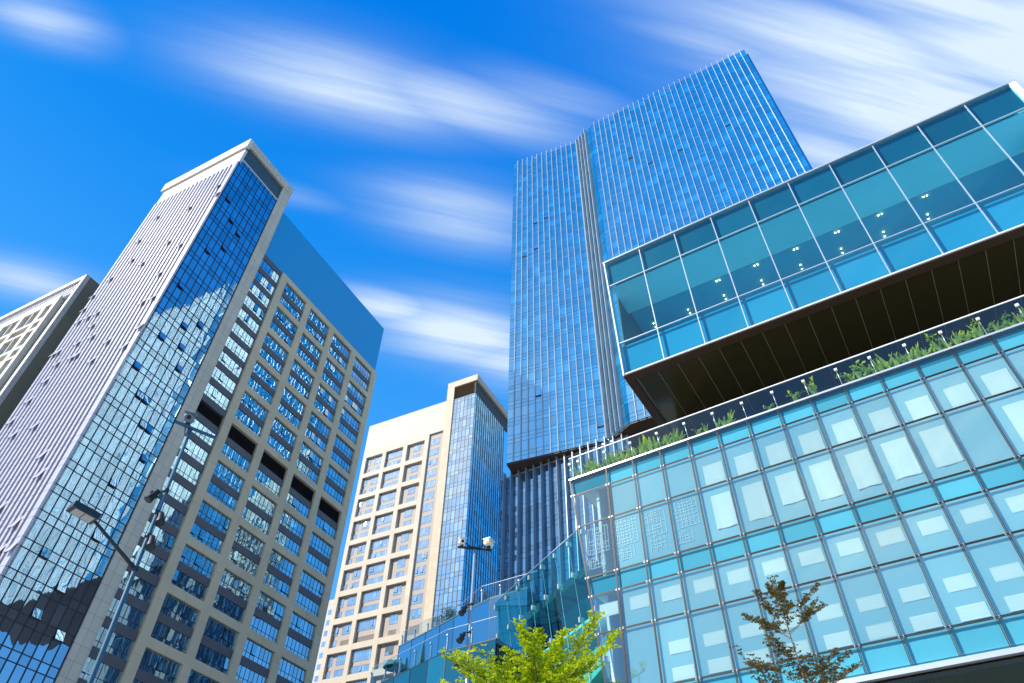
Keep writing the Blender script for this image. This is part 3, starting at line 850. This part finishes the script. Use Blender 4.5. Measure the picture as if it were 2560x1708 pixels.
def vine(seed):
    rr = random.Random(seed); m_ = MB()
    for i in range(7):
        az = rr.uniform(0, 6.28); h = rr.uniform(0.5, 1.15); d = Vector((math.cos(az), math.sin(az), 0)); pts = []
        for k in range(6):
            q = k/5; pts.append(d*(0.55*q*q)+Vector((0, 0, h*math.sin(1.9*q))))
            for _ in range(2):
                a = Vector((rr.gauss(0, 1), rr.gauss(0, 1), rr.gauss(0.3, 0.5))).normalized(); b = a.orthogonal().normalized(); l = rr.uniform(0.14, 0.26); p = pts[-1]
                m_.poly([p, p+a*l*0.4+b*l*0.28, p+a*l, p+a*l*0.4-b*l*0.28])
        m_.tube(pts, 0.012, 4, caps=False)
    return m_
protos = []
for s_ in range(6): protos.append(None)
rp = random.Random(21)
count = 0
u = left_u(30.6)+0.5
GRP = 'plants in the podium planter'
while u < (NP-3)*PW:
    dens = 1.0 if u < 5.5 else (0.55 if u < 17 else 1.0)
    if rp.random() < dens:
        k = rp.randrange(4) if u < 6 else rp.choice((0, 1, 2, 3, 4, 5, 4, 5))
        loc = FP.p(u, rp.uniform(-0.55, -0.32), 30.8)
        if protos[k] is None:
            o = (strap_plant(40+k, 17, 1.15) if k < 4 else vine(40+k)).build('planter_plant', 'leaf_strap', None, Vector((0, 0, 0)))
            protos[k] = o
        else:
            o = protos[k].copy(); COL.objects.link(o)
        o.location = loc; o.rotation_euler = (0, 0, rp.uniform(0, 6.28))
        sc_ = rp.uniform(0.75, 1.3)*(0.8 if 6 < u < 14 else 1.0); o.scale = (sc_, sc_, sc_)
        o['label'] = 'green leafy plant behind the glass parapet of the podium roof'; o['category'] = 'plant'; o['group'] = GRP
    u += rp.uniform(0.28, 0.5)

# parasols
def parasol(loc, rad, h, mat, label, closed=False, group=None, tilt=0.0):
    t_ = thing('parasol', label, 'parasol', loc, group)
    L = Vector(loc)
    MB().tube([L, L+Vector((0, 0, h))], 0.03, 6).build('pole', 'silver', t_)
    m_ = MB()
    if closed:
        prof = [(0.03, h), (0.10, h-0.12), (0.14, h-0.5), (0.20, h-1.0), (0.24, h-1.35), (0.17, h-1.5)]
    else: prof = [(0.02, h), (rad*0.5, h-0.22), (rad, h-0.5), (rad, h-0.62)]
    n = 8 if not closed else 10
    for i in range(n):
        a0, a1 = 2*math.pi*i/n, 2*math.pi*(i+1)/n
        for (ra, za), (rb, zb) in zip(prof[:-1], prof[1:]):
            k0 = 1.0 if not closed else (1.2 if i % 2 else 0.75); k1 = 1.0 if not closed else (0.75 if i % 2 else 1.2)
            m_.poly([L+Vector((math.cos(a0)*ra*k0, math.sin(a0)*ra*k0, za)), L+Vector((math.cos(a1)*ra*k1, math.sin(a1)*ra*k1, za)),
                     L+Vector((math.cos(a1)*rb*k1, math.sin(a1)*rb*k1, zb)), L+Vector((math.cos(a0)*rb*k0, math.sin(a0)*rb*k0, zb))])
    m_.build('canopy', mat, t_)
    return t_
parasol(tuple(FP.p(0.9, -3.0, 30.6)), 1.5, 2.75, 'parasol_brown', 'brown parasol open behind the planted glass parapet of the podium')

# ================================================================ overhanging glass box
B0 = Vector((8.571, 38.84, 38.2)); th = R(5.3); ag = R(-31.9)
gt = Vector((math.cos(ag), math.sin(ag), 0)); gn = Vector((math.sin(ag), -math.cos(ag), 0)); gz = Vector((0, 0, 1))
FG = Fr(B0, t=gt, n=gn*math.cos(th)-gz*math.sin(th), k=gz*math.cos(th)+gn*math.sin(th))
FH = Fr(B0, t=gt, n=gn)
TG = thing('glass_box', 'long teal glass box overhanging the planted podium roof at upper right', 'building', tuple(B0))
BW, BN = 31.9, 10
pbx = [0.0]+[3.27+3.19*i for i in range(9)]+[BW]
VR = [0.0, 3.12, 9.58, 12.43]
items = []
for r in range(3):
    for i in range(10):
        items.append((MB().pane(FG, pbx[i]+0.04, pbx[i+1]-0.04, VR[r]+0.04, VR[r+1]-0.04, 0.0), None))
repeat_parts(items, 'glass_panel', 'glass_box', TG)
mb = MB()
for i in range(1, 10): mb.box(FG, pbx[i]-0.034, pbx[i]+0.034, -0.12, 0.05, 0, 12.3)
for v_ in VR[1:3]: mb.box(FG, 0, BW, -0.12, 0.04, v_-0.03, v_+0.03)
mb.build('mullion_grid', 'silver', TG)
mb = MB(); mb.box(FG, -0.07, 0.04, -0.6, 0.12, -0.12, 12.4); mb.box(FG, BW-0.2, BW+0.2, -0.6, 0.12, -0.15, 12.4)
mb.box(FG, 0.12, BW-0.2, -0.6, 0.11, -0.08, 0.02)
mb.build('edge_frame', 'white_frame', TG)
MB().box(FG, -0.15, BW+0.25, -1.0, 0.12, 12.44, 12.56).build('coping', 'silver', TG)
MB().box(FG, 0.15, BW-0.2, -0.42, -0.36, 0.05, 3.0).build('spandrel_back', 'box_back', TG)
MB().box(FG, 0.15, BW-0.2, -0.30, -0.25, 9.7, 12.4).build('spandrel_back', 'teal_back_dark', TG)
MB().box(FH, 0.15, BW, -13.5, -0.45, 0.35, 3.2).build('floor_slab', 'room_floor', TG)
MB().box(FH, 0.15, BW, -2.78, 0.5, 9.62, 9.70).build('ceiling_bulkhead', 'bulkhead_lit', TG)  # lighter strip stands for sun bounce on the ceiling near the glass
MB().box(FH, 0.15, BW, -2.86, -2.80, 9.60, 10.4).build('ceiling_step', 'ceiling_white', TG)
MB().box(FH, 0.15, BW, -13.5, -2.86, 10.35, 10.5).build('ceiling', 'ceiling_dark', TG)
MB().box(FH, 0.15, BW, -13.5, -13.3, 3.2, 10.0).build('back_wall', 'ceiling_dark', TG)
MB().box(FH, BW-0.3, BW-0.1, -13.5, -1, 0.3, 12.2).build('end_wall', 'room_wall', TG)
items = []
for i in range(8):
    u0 = 1.6+3.23*i+0.0
    for (du, w_) in ((0.0, -3.85), (0.26, -3.85), (0.02, -5.7), (0.02, -6.2)):
        if i in (0, 1) and w_ == -3.85: continue
        u = 8.0+3.3*(i-2)+du
        items.append((MB().tube([FH.p(u, w_, 10.34), FH.p(u, w_, 10.28)], 0.032, 8), None))
repeat_parts(items, 'downlight', 'downlight', TG)
# soffit with an edge frame, a dark slot and panel seams
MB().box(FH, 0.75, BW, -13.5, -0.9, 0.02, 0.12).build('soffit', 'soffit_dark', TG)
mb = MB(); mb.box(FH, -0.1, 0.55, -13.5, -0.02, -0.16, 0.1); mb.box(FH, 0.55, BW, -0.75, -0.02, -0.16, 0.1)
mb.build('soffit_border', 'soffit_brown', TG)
mb = MB()
u = 2.35
while u < BW:
    mb.box(FH, u-0.018, u+0.018, -13.5, -0.9, 0.0, 0.018); u += 1.6
mb.build('soffit_seam', 'louvre_tan', TG)
mb = MB(); mb.box(FH, 0.0, BW, -13.5, -13.3, 0.1, 12.3); mb.box(FH, 0.0, 0.14, -13.5, -0.7, 0.1, 12.3)
mb.box(FH, 0.0, BW, -13.5, -0.3, 12.3, 12.45)
mb.build('shell_wall', 'spandrel_grey', TG)

# ================================================================ atrium glass wall beside the podium
TT = thing('atrium_wall', 'leaning teal point-fixed glass wall running back from the podium corner', 'glass wall', (4.9, 41.4, 0))
AR = Vector((4.85, 41.55, 26.7)); AL = Vector((-0.93, 52.9, 26.7))
fa = (AL-AR); La = fa.length; fa = fa/La
lean = Vector((0.106, 0.0, -1.0))   # drift of the glass per metre downwards
def ap(s_, d): return AR + fa*s_ + Vector((lean.x*d, 0, -d))
items = []; nA = 7
cols = [La*i/nA for i in range(nA+1)]
rowsA = [0, 2.6, 5.6, 8.6, 11.6, 14.6, 17.6]
for i in range(nA):
    for r in range(6):
        q = [ap(cols[i]+0.015, rowsA[r+1]-0.015), ap(cols[i+1]-0.015, rowsA[r+1]-0.015), ap(cols[i+1]-0.015, rowsA[r]+0.015), ap(cols[i]+0.015, rowsA[r]+0.015)]
        items.append((MB().poly(q), None))
repeat_parts(items, 'glass_panel', 'glass_atrium', TT)
nAw = Vector((fa.y, -fa.x, 0)) * 1.0
if nAw.dot(CAM-AR) < 0: nAw = -nAw
sp, rods = [], []
for i in range(nA+1):
    rods.append((MB().tube([ap(cols[i], 0)-nAw*0.1, ap(cols[i], 17)-nAw*0.1], 0.022, 6), None))
    for r in range(0, 6):
        p = ap(cols[i], rowsA[r]+(0.35 if r == 0 else 0))
        fq = Fr(p, t=fa, n=nAw)
        sp.append((MB().box(fq, -0.07, 0.07, -0.3, 0.06, -0.16, 0.16), None))
repeat_parts(sp, 'clamp', 'silver', TT)
repeat_parts(rods, 'rod', 'fin_steel', TT)
MB().tube([ap(0, 0), ap(La, 0)], 0.035, 6).build('top_rail', 'fin_steel', TT)
# what stands behind that glass: soffit boards, stair flank, dark rear wall
bk = -nAw
for k in range(4):
    p = ap(1.6+2.4*k, 2.0) + bk*0.9
    fq = Fr(p, t=fa, n=nAw)
    MB().box(fq, -0.9, 1.0, -2.0, -0.1, -0.35, 0.25).build('soffit_board', 'dark_fascia', TT)
fq = Fr(AR, t=fa, n=nAw)
mb = MB()
q = [ap(0.2, 6.2)+bk*1.4, ap(La, 9.2)+bk*1.4, ap(La, 10.8)+bk*1.4, ap(0.2, 7.6)+bk*1.4]
q2 = [x+bk*0.9 for x in q]
mb.poly(q); mb.poly(q2)
for e in ((0, 1), (1, 2), (2, 3), (3, 0)): mb.poly([q[e[0]], q2[e[0]], q2[e[1]], q[e[1]]])
mb.build('stair_flank', 'ceiling_white', TT)
mb = MB(); mb.box(fq, 0.2, La+0.5, -4.6, -4.4, -26.7, -0.6); mb.box(fq, 0.2, La+0.3, -4.5, -1.2, -12.0, -11.6)
mb.build('rear_wall', 'glass_terrace', TT)
MB().box(fq, 0.2, La+0.3, -4.4, -0.8, -5.9, -5.7).build('upper_slab', 'ceiling_white', TT)

# ================================================================ stepped terrace blocks
def terrace(name, label, pts, z, mats, tops, rail_h, pw_):
    t_ = thing(name, label, 'building', (pts[0][0], pts[0][1], 0))
    wp, mu = [], MB()
    for a, b in zip(pts[:-1], pts[1:]):
        fr, L = vec_frame(a, b); n = max(1, round(L/pw_))
        for i in range(n):
            for (z0, z1) in tops:
                wp.append((MB().pane(fr, L*i/n+0.03, L*(i+1)/n-0.03, z0+0.03, z1-0.03, 0.0), None))
            mu.box(fr, L*i/n-0.03, L*i/n+0.03, -0.1, 0.02, tops[-1][0], z-0.1)
        for (z0, z1) in tops: mu.box(fr, 0, L, -0.1, 0.015, z1-0.03, z1+0.03)
    repeat_parts(wp, 'glass_panel', mats, t_)
    mu.build('mullion_grid', 'frame_navy', t_)
    return t_
def rail(label, pts, z, h, pw_, loc):
    t_ = thing('glass_parapet', label, 'balustrade', loc)
    gp, ps, hr = [], [], MB()
    for a, b in zip(pts[:-1], pts[1:]):
        fr, L = vec_frame(a, b); n = max(1, round(L/pw_))
        for i in range(n):
            gp.append((MB().pane(fr, L*i/n+0.02, L*(i+1)/n-0.02, z, z+h, 0.0), None))
            p = MB().box(fr, L*i/n-0.025, L*i/n+0.025, -0.16, -0.04, z, z+h*0.72); p.box(fr, L*i/n-0.06, L*i/n+0.06, -0.08, 0.03, z+h*0.68, z+h*0.78)
            ps.append((p, None))
        hr.box(fr, 0, L, -0.02, 0.012, z+h, z+h+0.025)
    repeat_parts(gp, 'glass_panel', 'glass_rail', t_)
    repeat_parts(ps, 'post', 'fin_steel', t_)
    hr.build('handrail', 'fin_steel', t_)
    return t_
D1 = [(-12.5, 55.7), (-8.84, 51.4), (-3.81, 45.5), (-0.6, 43.4)]
t1 = terrace('terrace_building', 'low dark teal terrace block at bottom centre with parasols on its roof', D1, 20.0, 'glass_terrace', [(17.4, 19.9), (13.8, 17.4), (8, 13.8)], 1.3, 1.9)
MB().prism([(x-0.0, y+0.12) for x, y in D1]+[(4, 50), (-8, 66)], 19.7, 20.0).build('deck', 'pole_paint', t1)
MB().prism([(x+0.05, y+0.35) for x, y in D1]+[(2.5, 47), (-8, 62)], 0, 19.6).build('core_wall', 'frame_navy', t1)
rail('glass parapet round the lower terrace with the parasols', [(-9.6, 52.2), (-3.81, 45.5), (-0.6, 43.4)], 20.05, 1.25, 1.9, (-8.8, 51.4, 20))
D2 = [(-9.5, 63.2), (-5.6, 58.6), (-3.06, 55.5), (-1.28, 53.5), (1.6, 51.6)]
t2 = terrace('terrace_building', 'upper blue terrace block with shrubs on its roof, behind the lower terrace', D2, 27.5, 'glass_blue_low', [(23.6, 27.3), (19.5, 23.6), (12, 19.5)], 1.3, 2.4)
MB().prism([(x, y+0.12) for x, y in D2]+[(6, 60), (-6, 70)], 27.2, 27.5).build('deck', 'pole_paint', t2)
MB().prism([(x+0.05, y+0.35) for x, y in D2]+[(5, 59), (-6, 69)], 0, 27.1).build('core_wall', 'frame_navy', t2)
rail('glass parapet round the upper terrace with the shrubs', [(-9.4, 63.5), (-5.66, 59.5), (-3.66, 57.3), (-2.05, 54.4), (2.4, 51.6)], 27.52, 1.25, 2.0, (-5.6, 58.6, 27.5))
parasol((-7.15, 52.1, 20.0), 0.9, 2.1, 'parasol_green', 'left closed dark green parasol on the lower terrace', True, 'closed green parasols')
parasol((-5.72, 49.4, 20.0), 0.9, 2.0, 'parasol_green', 'right closed dark green parasol on the lower terrace', True, 'closed green parasols')
parasol((-7.75, 50.9, 20.0), 0.85, 1.45, 'parasol_green', 'open dark green parasol low on the terrace, left of the closed ones')
def shrub(loc, rad, h, label, seed, n=900):
    rr = random.Random(seed); L = Vector(loc); m_ = MB()
    t_ = thing('shrub', label, 'shrub', loc)
    for i in range(n):
        d = Vector((rr.gauss(0, 1), rr.gauss(0, 1), rr.gauss(0, 1))).normalized()*(rr.random()**0.4)
        d *= 0.75+0.35*math.sin(3*d.x+seed)*math.cos(4*d.y)
        p = L+Vector((d.x*rad, d.y*rad, h*0.5+d.z*h*0.5)); leaf(m_, p, rr, 0.09)
    m_.build('foliage', 'leaf_shrub', t_)
    MB().tube([L, L+Vector((0, 0, h*0.5))], 0.04, 6).build('stem', 'bark', t_)
def leaf(m_, p, rr, s, up=0.0):
    a = Vector((rr.gauss(0, 1), rr.gauss(0, 1), rr.gauss(0, 0.55)+up)).normalized()
    b = a.cross(Vector((rr.gauss(0, 0.5), rr.gauss(0, 0.5), 1))).normalized()
    l = s*rr.uniform(0.7, 1.35); wd = l*0.33
    m_.poly([p, p+a*l*0.5+b*wd, p+a*l, p+a*l*0.5-b*wd])
shrub((-4.9, 58.9, 27.5), 0.95, 1.9, 'round dark shrub behind the upper terrace parapet, left of the camera pole', 3)
shrub((-1.75, 55.6, 27.5), 0.6, 1.8, 'small dark shrub behind the upper terrace parapet, just right of the camera pole', 5, 600)

# ================================================================ camera poles
def pt(az, D, z): return Vector((D*math.sin(R(az)), D*math.cos(R(az)), z))
def spot_lamp(parent, p, aim, s=0.34):
    a = aim.normalized(); b = a.orthogonal().normalized()
    fr = Fr(p, t=a, n=b, k=a.cross(b))
    m_ = MB(); m_.tube([fr.p(x*s, 0, 0) for x in (-0.5, -0.45, -0.1, 0.1, 0.55, 0.62)], [s*q for q in (0.12, 0.2, 0.22, 0.26, 0.33, 0.33)], 12)
    m_.box(fr, -s*0.15, s*0.1, -s*0.34, s*0.34, -s*0.03, s*0.03)
    o = m_.build('spotlight', 'cable_black', parent)
    MB().tube([fr.p(0.61*s, 0, 0), fr.p(0.63*s, 0, 0)], 0.27*s, 12).build('lens', 'lamp_black', o)
def band(parent, p, r):
    MB().tube([p-Vector((0, 0, 0.05)), p+Vector((0, 0, 0.05))], r*1.35, 12).build('clamp_band', 'lamp_black', parent)
def cable(m_, a, b, sag, r=0.014, n=9):
    pts = []
    for i in range(n+1):
        s_ = i/n; q = a.lerp(b, s_); q.z -= sag*4*s_*(1-s_); pts.append(q)
    m_.tube(pts, r, 5)
def cam_unit(parent, p, face, mat, s=1.0, label=None):
    f_ = face.normalized(); side = Vector((-f_.y, f_.x, 0)).normalized(); u_ = side.cross(f_)
    if u_.z < 0: u_ = -u_
    fr = Fr(p, t=side, n=f_, k=u_)
    m_ = MB()
    m_.tube([fr.p(0, -0.20*s, 0.0), fr.p(0, -0.17*s, 0), fr.p(0, 0.15*s, 0), fr.p(0, 0.19*s, 0)], [0.10*s, 0.15*s, 0.15*s, 0.125*s], 14)
    m_.box(fr, -0.17*s, 0.17*s, -0.20*s, 0.22*s, 0.13*s, 0.17*s)
    o = m_.build('camera', mat, parent)
    MB().tube([fr.p(0, 0.185*s, 0), fr.p(0, 0.20*s, 0)], 0.065*s, 12).build('lens', 'cable_black', o)
    MB().tube([fr.p(0, 0, -0.10*s), fr.p(0, 0, -0.10*s)-Vector((0, 0, 0.18*s))], [0.10*s, 0.08*s], 10).build('bracket', 'lamp_black', o)
    return o, fr
# left pole with the street lamp arm
base = pt(-28.65, 18, 0); top = pt(-29.85, 18, 13.86)
TPo = thing('lamp_pole', 'blue-grey lamp pole with one grey camera and flat lamp head before the ribbed tower', 'lamp pole', tuple(base))
MB().tube([base, base.lerp(top, 0.5), top], [0.075, 0.06, 0.046], 14).build('pole', 'pole_paint', TPo)
ba, bb = pt(-31.3, 18, 13.95), pt(-27.6, 18, 13.84)
dx = (bb-ba); fr = Fr(ba, t=dx.normalized(), n=Vector((dx.y, -dx.x, 0)).normalized())
MB().box(fr, 0, dx.length, -0.035, 0.035, -0.035, 0.035).build('crossbar', 'pole_paint', TPo)
cam_unit(TPo, ba.lerp(bb, 0.26)+Vector((0, 0, 0.27)), Vector((0.45, -1, -0.55)), 'camera_grey', 0.95)
def along(z): return base.lerp(top, z/13.86)
for (z, sx) in ((11.85, -1), (11.2, 1), (10.55, 1)):
    p = along(z); band(TPo, p, 0.055)
    spot_lamp(TPo, p+Vector((0.20*sx, -0.12, -0.2)), Vector((0.35*sx, -0.3, -1)), 0.34)
aj = along(9.68); head = pt(-33.55, 17.6, 10.35)
MB().tube([aj, aj.lerp(head, 0.5), head], [0.05, 0.042, 0.036], 10).build('lamp_arm', 'lamp_black', TPo)
band(TPo, aj, 0.06)
hd = (head-aj); hd = Vector((hd.x, hd.y, 0.12)).normalized()
hs = Vector((hd.y, -hd.x, 0)).normalized()
fr = Fr(head+hd*0.30, t=hd, n=hs, k=hd.cross(hs) if hd.cross(hs).z > 0 else -hd.cross(hs))
o = MB().box(fr, -0.32, 0.33, -0.19, 0.19, -0.02, 0.13).build('lamp_head', 'lamp_black', TPo)
mb = MB()
for i in range(2):
    for j in range(5): mb.box(fr, -0.24+0.25*i, -0.015+0.25*i, -0.15+0.06*j, -0.098+0.06*j, -0.035, -0.021)
mb.build('led_array', 'lamp_led', o)
mb = MB(); cable(mb, ba.lerp(bb, 0.3)+Vector((0, 0, 0.15)), top, 0.12); cable(mb, ba.lerp(bb, 0.24)+Vector((0, 0, 0.12)), top+Vector((0, 0, -0.2)), 0.2)
mb.build('cable', 'cable_black', TPo)
# middle pole
base = pt(-3.05, 34, 0); top = pt(-2.95, 34, 20.65)
TPm = thing('camera_pole', 'slim grey pole with two white cameras on its crossbar, in front of the cream tower', 'camera pole', tuple(base))
MB().tube([base, base.lerp(top, 0.5), top], [0.085, 0.07, 0.055], 14).build('pole', 'pole_light', TPm)
ba, bb = pt(-4.5, 34, 20.72), pt(-1.42, 34, 20.62)
dx = (bb-ba); fr = Fr(ba, t=dx.normalized(), n=Vector((dx.y, -dx.x, 0)).normalized())
MB().box(fr, 0, dx.length, -0.045, 0.045, -0.045, 0.045).build('crossbar', 'lamp_black', TPm)
cam_unit(TPm, ba.lerp(bb, 0.12)+Vector((0, 0, 0.33)), Vector((0.25, -1, -0.35)), 'camera_white', 1.15)
o, fr = cam_unit(TPm, ba.lerp(bb, 0.90)+Vector((0, 0, 0.36)), Vector((0.6, 1, -0.1)), 'camera_white', 1.3)
MB().box(Fr(ba.lerp(bb, 0.88)+Vector((0, -0.27, 0.30)), t=(1, 0, 0), n=(0, -1, 0)), -0.10, 0.10, 0, 0.01, -0.07, 0.07).build('warning_label', 'label_yellow', o)
mb = MB()
for s_ in (0.22, 0.3, 0.38): cable(mb, ba.lerp(bb, 0.2)+Vector((0, -0.05, 0.35)), top+Vector((0, -0.08, 0.1)), s_*0.5); cable(mb, ba.lerp(bb, 0.8)+Vector((0, -0.05, 0.5)), top+Vector((0, -0.08, 0.1)), s_*0.7)
mb.build('cable', 'cable_black', TPm)
for (z, dz) in ((17.6, -0.35), (16.2, -0.3), (15.0, -0.3)):
    p = base.lerp(top, z/20.65); band(TPm, p, 0.07)
    spot_lamp(TPm, p+Vector((-0.35, -0.15, dz)), Vector((-0.45, -0.5, -1)), 0.5)
    MB().tube([p, p+Vector((-0.3, -0.1, -0.05))], 0.03, 6).build('bracket', 'lamp_black', TPm)

# ================================================================ trees
def rosette(m_, p, d, rr, s, n):
    for i in range(n):
        az = 6.283*i/n+rr.uniform(-.6, .6)
        a = (Vector((math.cos(az), math.sin(az), rr.uniform(-0.1, 0.75)))+d*0.35).normalized()
        b = a.cross(Vector((rr.gauss(0, 0.45), rr.gauss(0, 0.45), 1))).normalized()
        l = s*rr.uniform(0.6, 1.25); wd = l*0.33; o = p+a*0.01
        m_.poly([o, o+a*l*0.55+b*wd, o+a*l, o+a*l*0.55-b*wd])
def tree(name, label, base, trunk_top, tiers, leafmat, barkmat, leaf_s, seed, step, trunk_r, bare, nl):
    """tiers: (height on trunk, limbs, reach, rise, first azimuth); flat sprays of twigs with rosettes of leaves"""
    rr = random.Random(seed); base = Vector(base); top = Vector(trunk_top)
    t_ = thing(name, label, 'tree', tuple(base))
    tr = MB(); lv = MB()
    tn = 10
    bend = [base.lerp(top, i/tn)+(Vector((rr.uniform(-.06, .06), rr.uniform(-.06, .06), 0)) if 0 < i < tn else Vector((0, 0, 0))) for i in range(tn+1)]
    tr.tube(bend, [trunk_r*(1-0.86*i/tn) for i in range(tn+1)], 9)
    def on_trunk(z): i = min(tn-1, int(z*tn)); return bend[i].lerp(bend[i+1], z*tn-i)
    def twig(p, d, L, r, depth):
        n = max(2, int(L/step)); q = p.copy(); dd = d.copy(); pts = [p]
        for i in range(n):
            dd = (dd+Vector((rr.uniform(-.25, .25), rr.uniform(-.25, .25), rr.uniform(-.10, .16)))).normalized()
            q = q+dd*(L/n); pts.append(q.copy())
            if rr.random() < 0.93: rosette(lv, q, dd, rr, leaf_s, nl)
            if depth == 0 and L > 0.3 and i % 2 == 0 and i < n-1:
                sd_ = Vector((-dd.y, dd.x, 0)).normalized()*rr.choice((-1, 1))
                twig(q, (dd*0.8+sd_*0.75+Vector((0, 0, rr.uniform(0, .2)))).normalized(), L*rr.uniform(.3, .5), r*.6, 1)
        tr.tube(pts, [max(0.0035, r*(1-0.7*i/n)) for i in range(n+1)], 4, caps=False)
    for (z, n, L, rise, a0) in tiers:
        for i in range(n):
            p = on_trunk(min(0.995, z+rr.uniform(-.012, .012)))
            az = a0+2*math.pi*i/n+rr.uniform(-.3, .3)
            l = L*rr.uniform(0.72, 1.12); k = 11
            d = Vector((math.cos(az), math.sin(az), rise*rr.uniform(0.75, 1.25))).normalized()
            pts = [p]; q = p.copy(); dd = d.copy(); r0 = max(0.010, trunk_r*0.40*(1.25-z))
            for j in range(k):
                dd = (dd+Vector((rr.uniform(-.09, .09), rr.uniform(-.09, .09), rr.uniform(-.05, .07)))).normalized()
                q = q+dd*(l/k); pts.append(q.copy())
                f = (j+1)/k
                if f > bare:
                    for sg in (-1, 1):
                        if rr.random() < 0.92:
                            sd_ = Vector((-dd.y, dd.x, 0)).normalized()*sg
                            e = (dd*rr.uniform(0.7, 1.1)+sd_*rr.uniform(0.5, 0.95)+Vector((0, 0, rr.uniform(-.02, .28)))).normalized()
                            twig(q, e, l*rr.uniform(0.24, 0.40)*(1.15-0.75*f), r0*0.4, 0)
                    rosette(lv, q, dd, rr, leaf_s, nl)
            twig(q, dd, l*0.12, r0*.3, 1)
            tr.tube(pts, [max(0.005, r0*(1-0.8*j/k)) for j in range(k+1)], 6, caps=False)
    tr.build('trunk', barkmat, t_)
    lv.build('crown', leafmat, t_)
    return t_
tree('shade_tree', 'lime green layered tree with open branches at bottom centre', (1.2, 20.0, 0), (0.85, 20.0, 10.0),
     [(0.40, 4, 2.6, 0.35, 0.2), (0.54, 5, 2.6, 0.40, 0.6), (0.66, 6, 2.8, 0.42, 0.1), (0.745, 7, 2.75, 0.46, 0.45), (0.82, 8, 2.75, 0.56, 0.0), (0.88, 5, 1.5, 0.75, 0.4), (0.94, 4, 0.85, 0.95, 0.0), (0.98, 4, 0.5, 1.2, 0.3)], 'leaf_lime', 'bark', 0.10, 4, 0.085, 0.12, 0.10, 5)
tree('shade_tree', 'sparse russet brown tree in front of the podium glass at bottom right', (8.48, 20.4, 0), (8.30, 20.35, 11.75),
     [(0.60, 5, 1.9, 0.5, 0.2), (0.735, 8, 2.0, 0.50, 0.0), (0.78, 4, 1.5, 0.6, 0.9), (0.885, 6, 1.65, 0.60, 0.25), (0.925, 5, 1.2, 0.85, 0.6), (0.985, 4, 0.5, 1.3, 0.4)], 'leaf_russet', 'bark_pale', 0.085, 9, 0.11, 0.085, 0.30, 5)
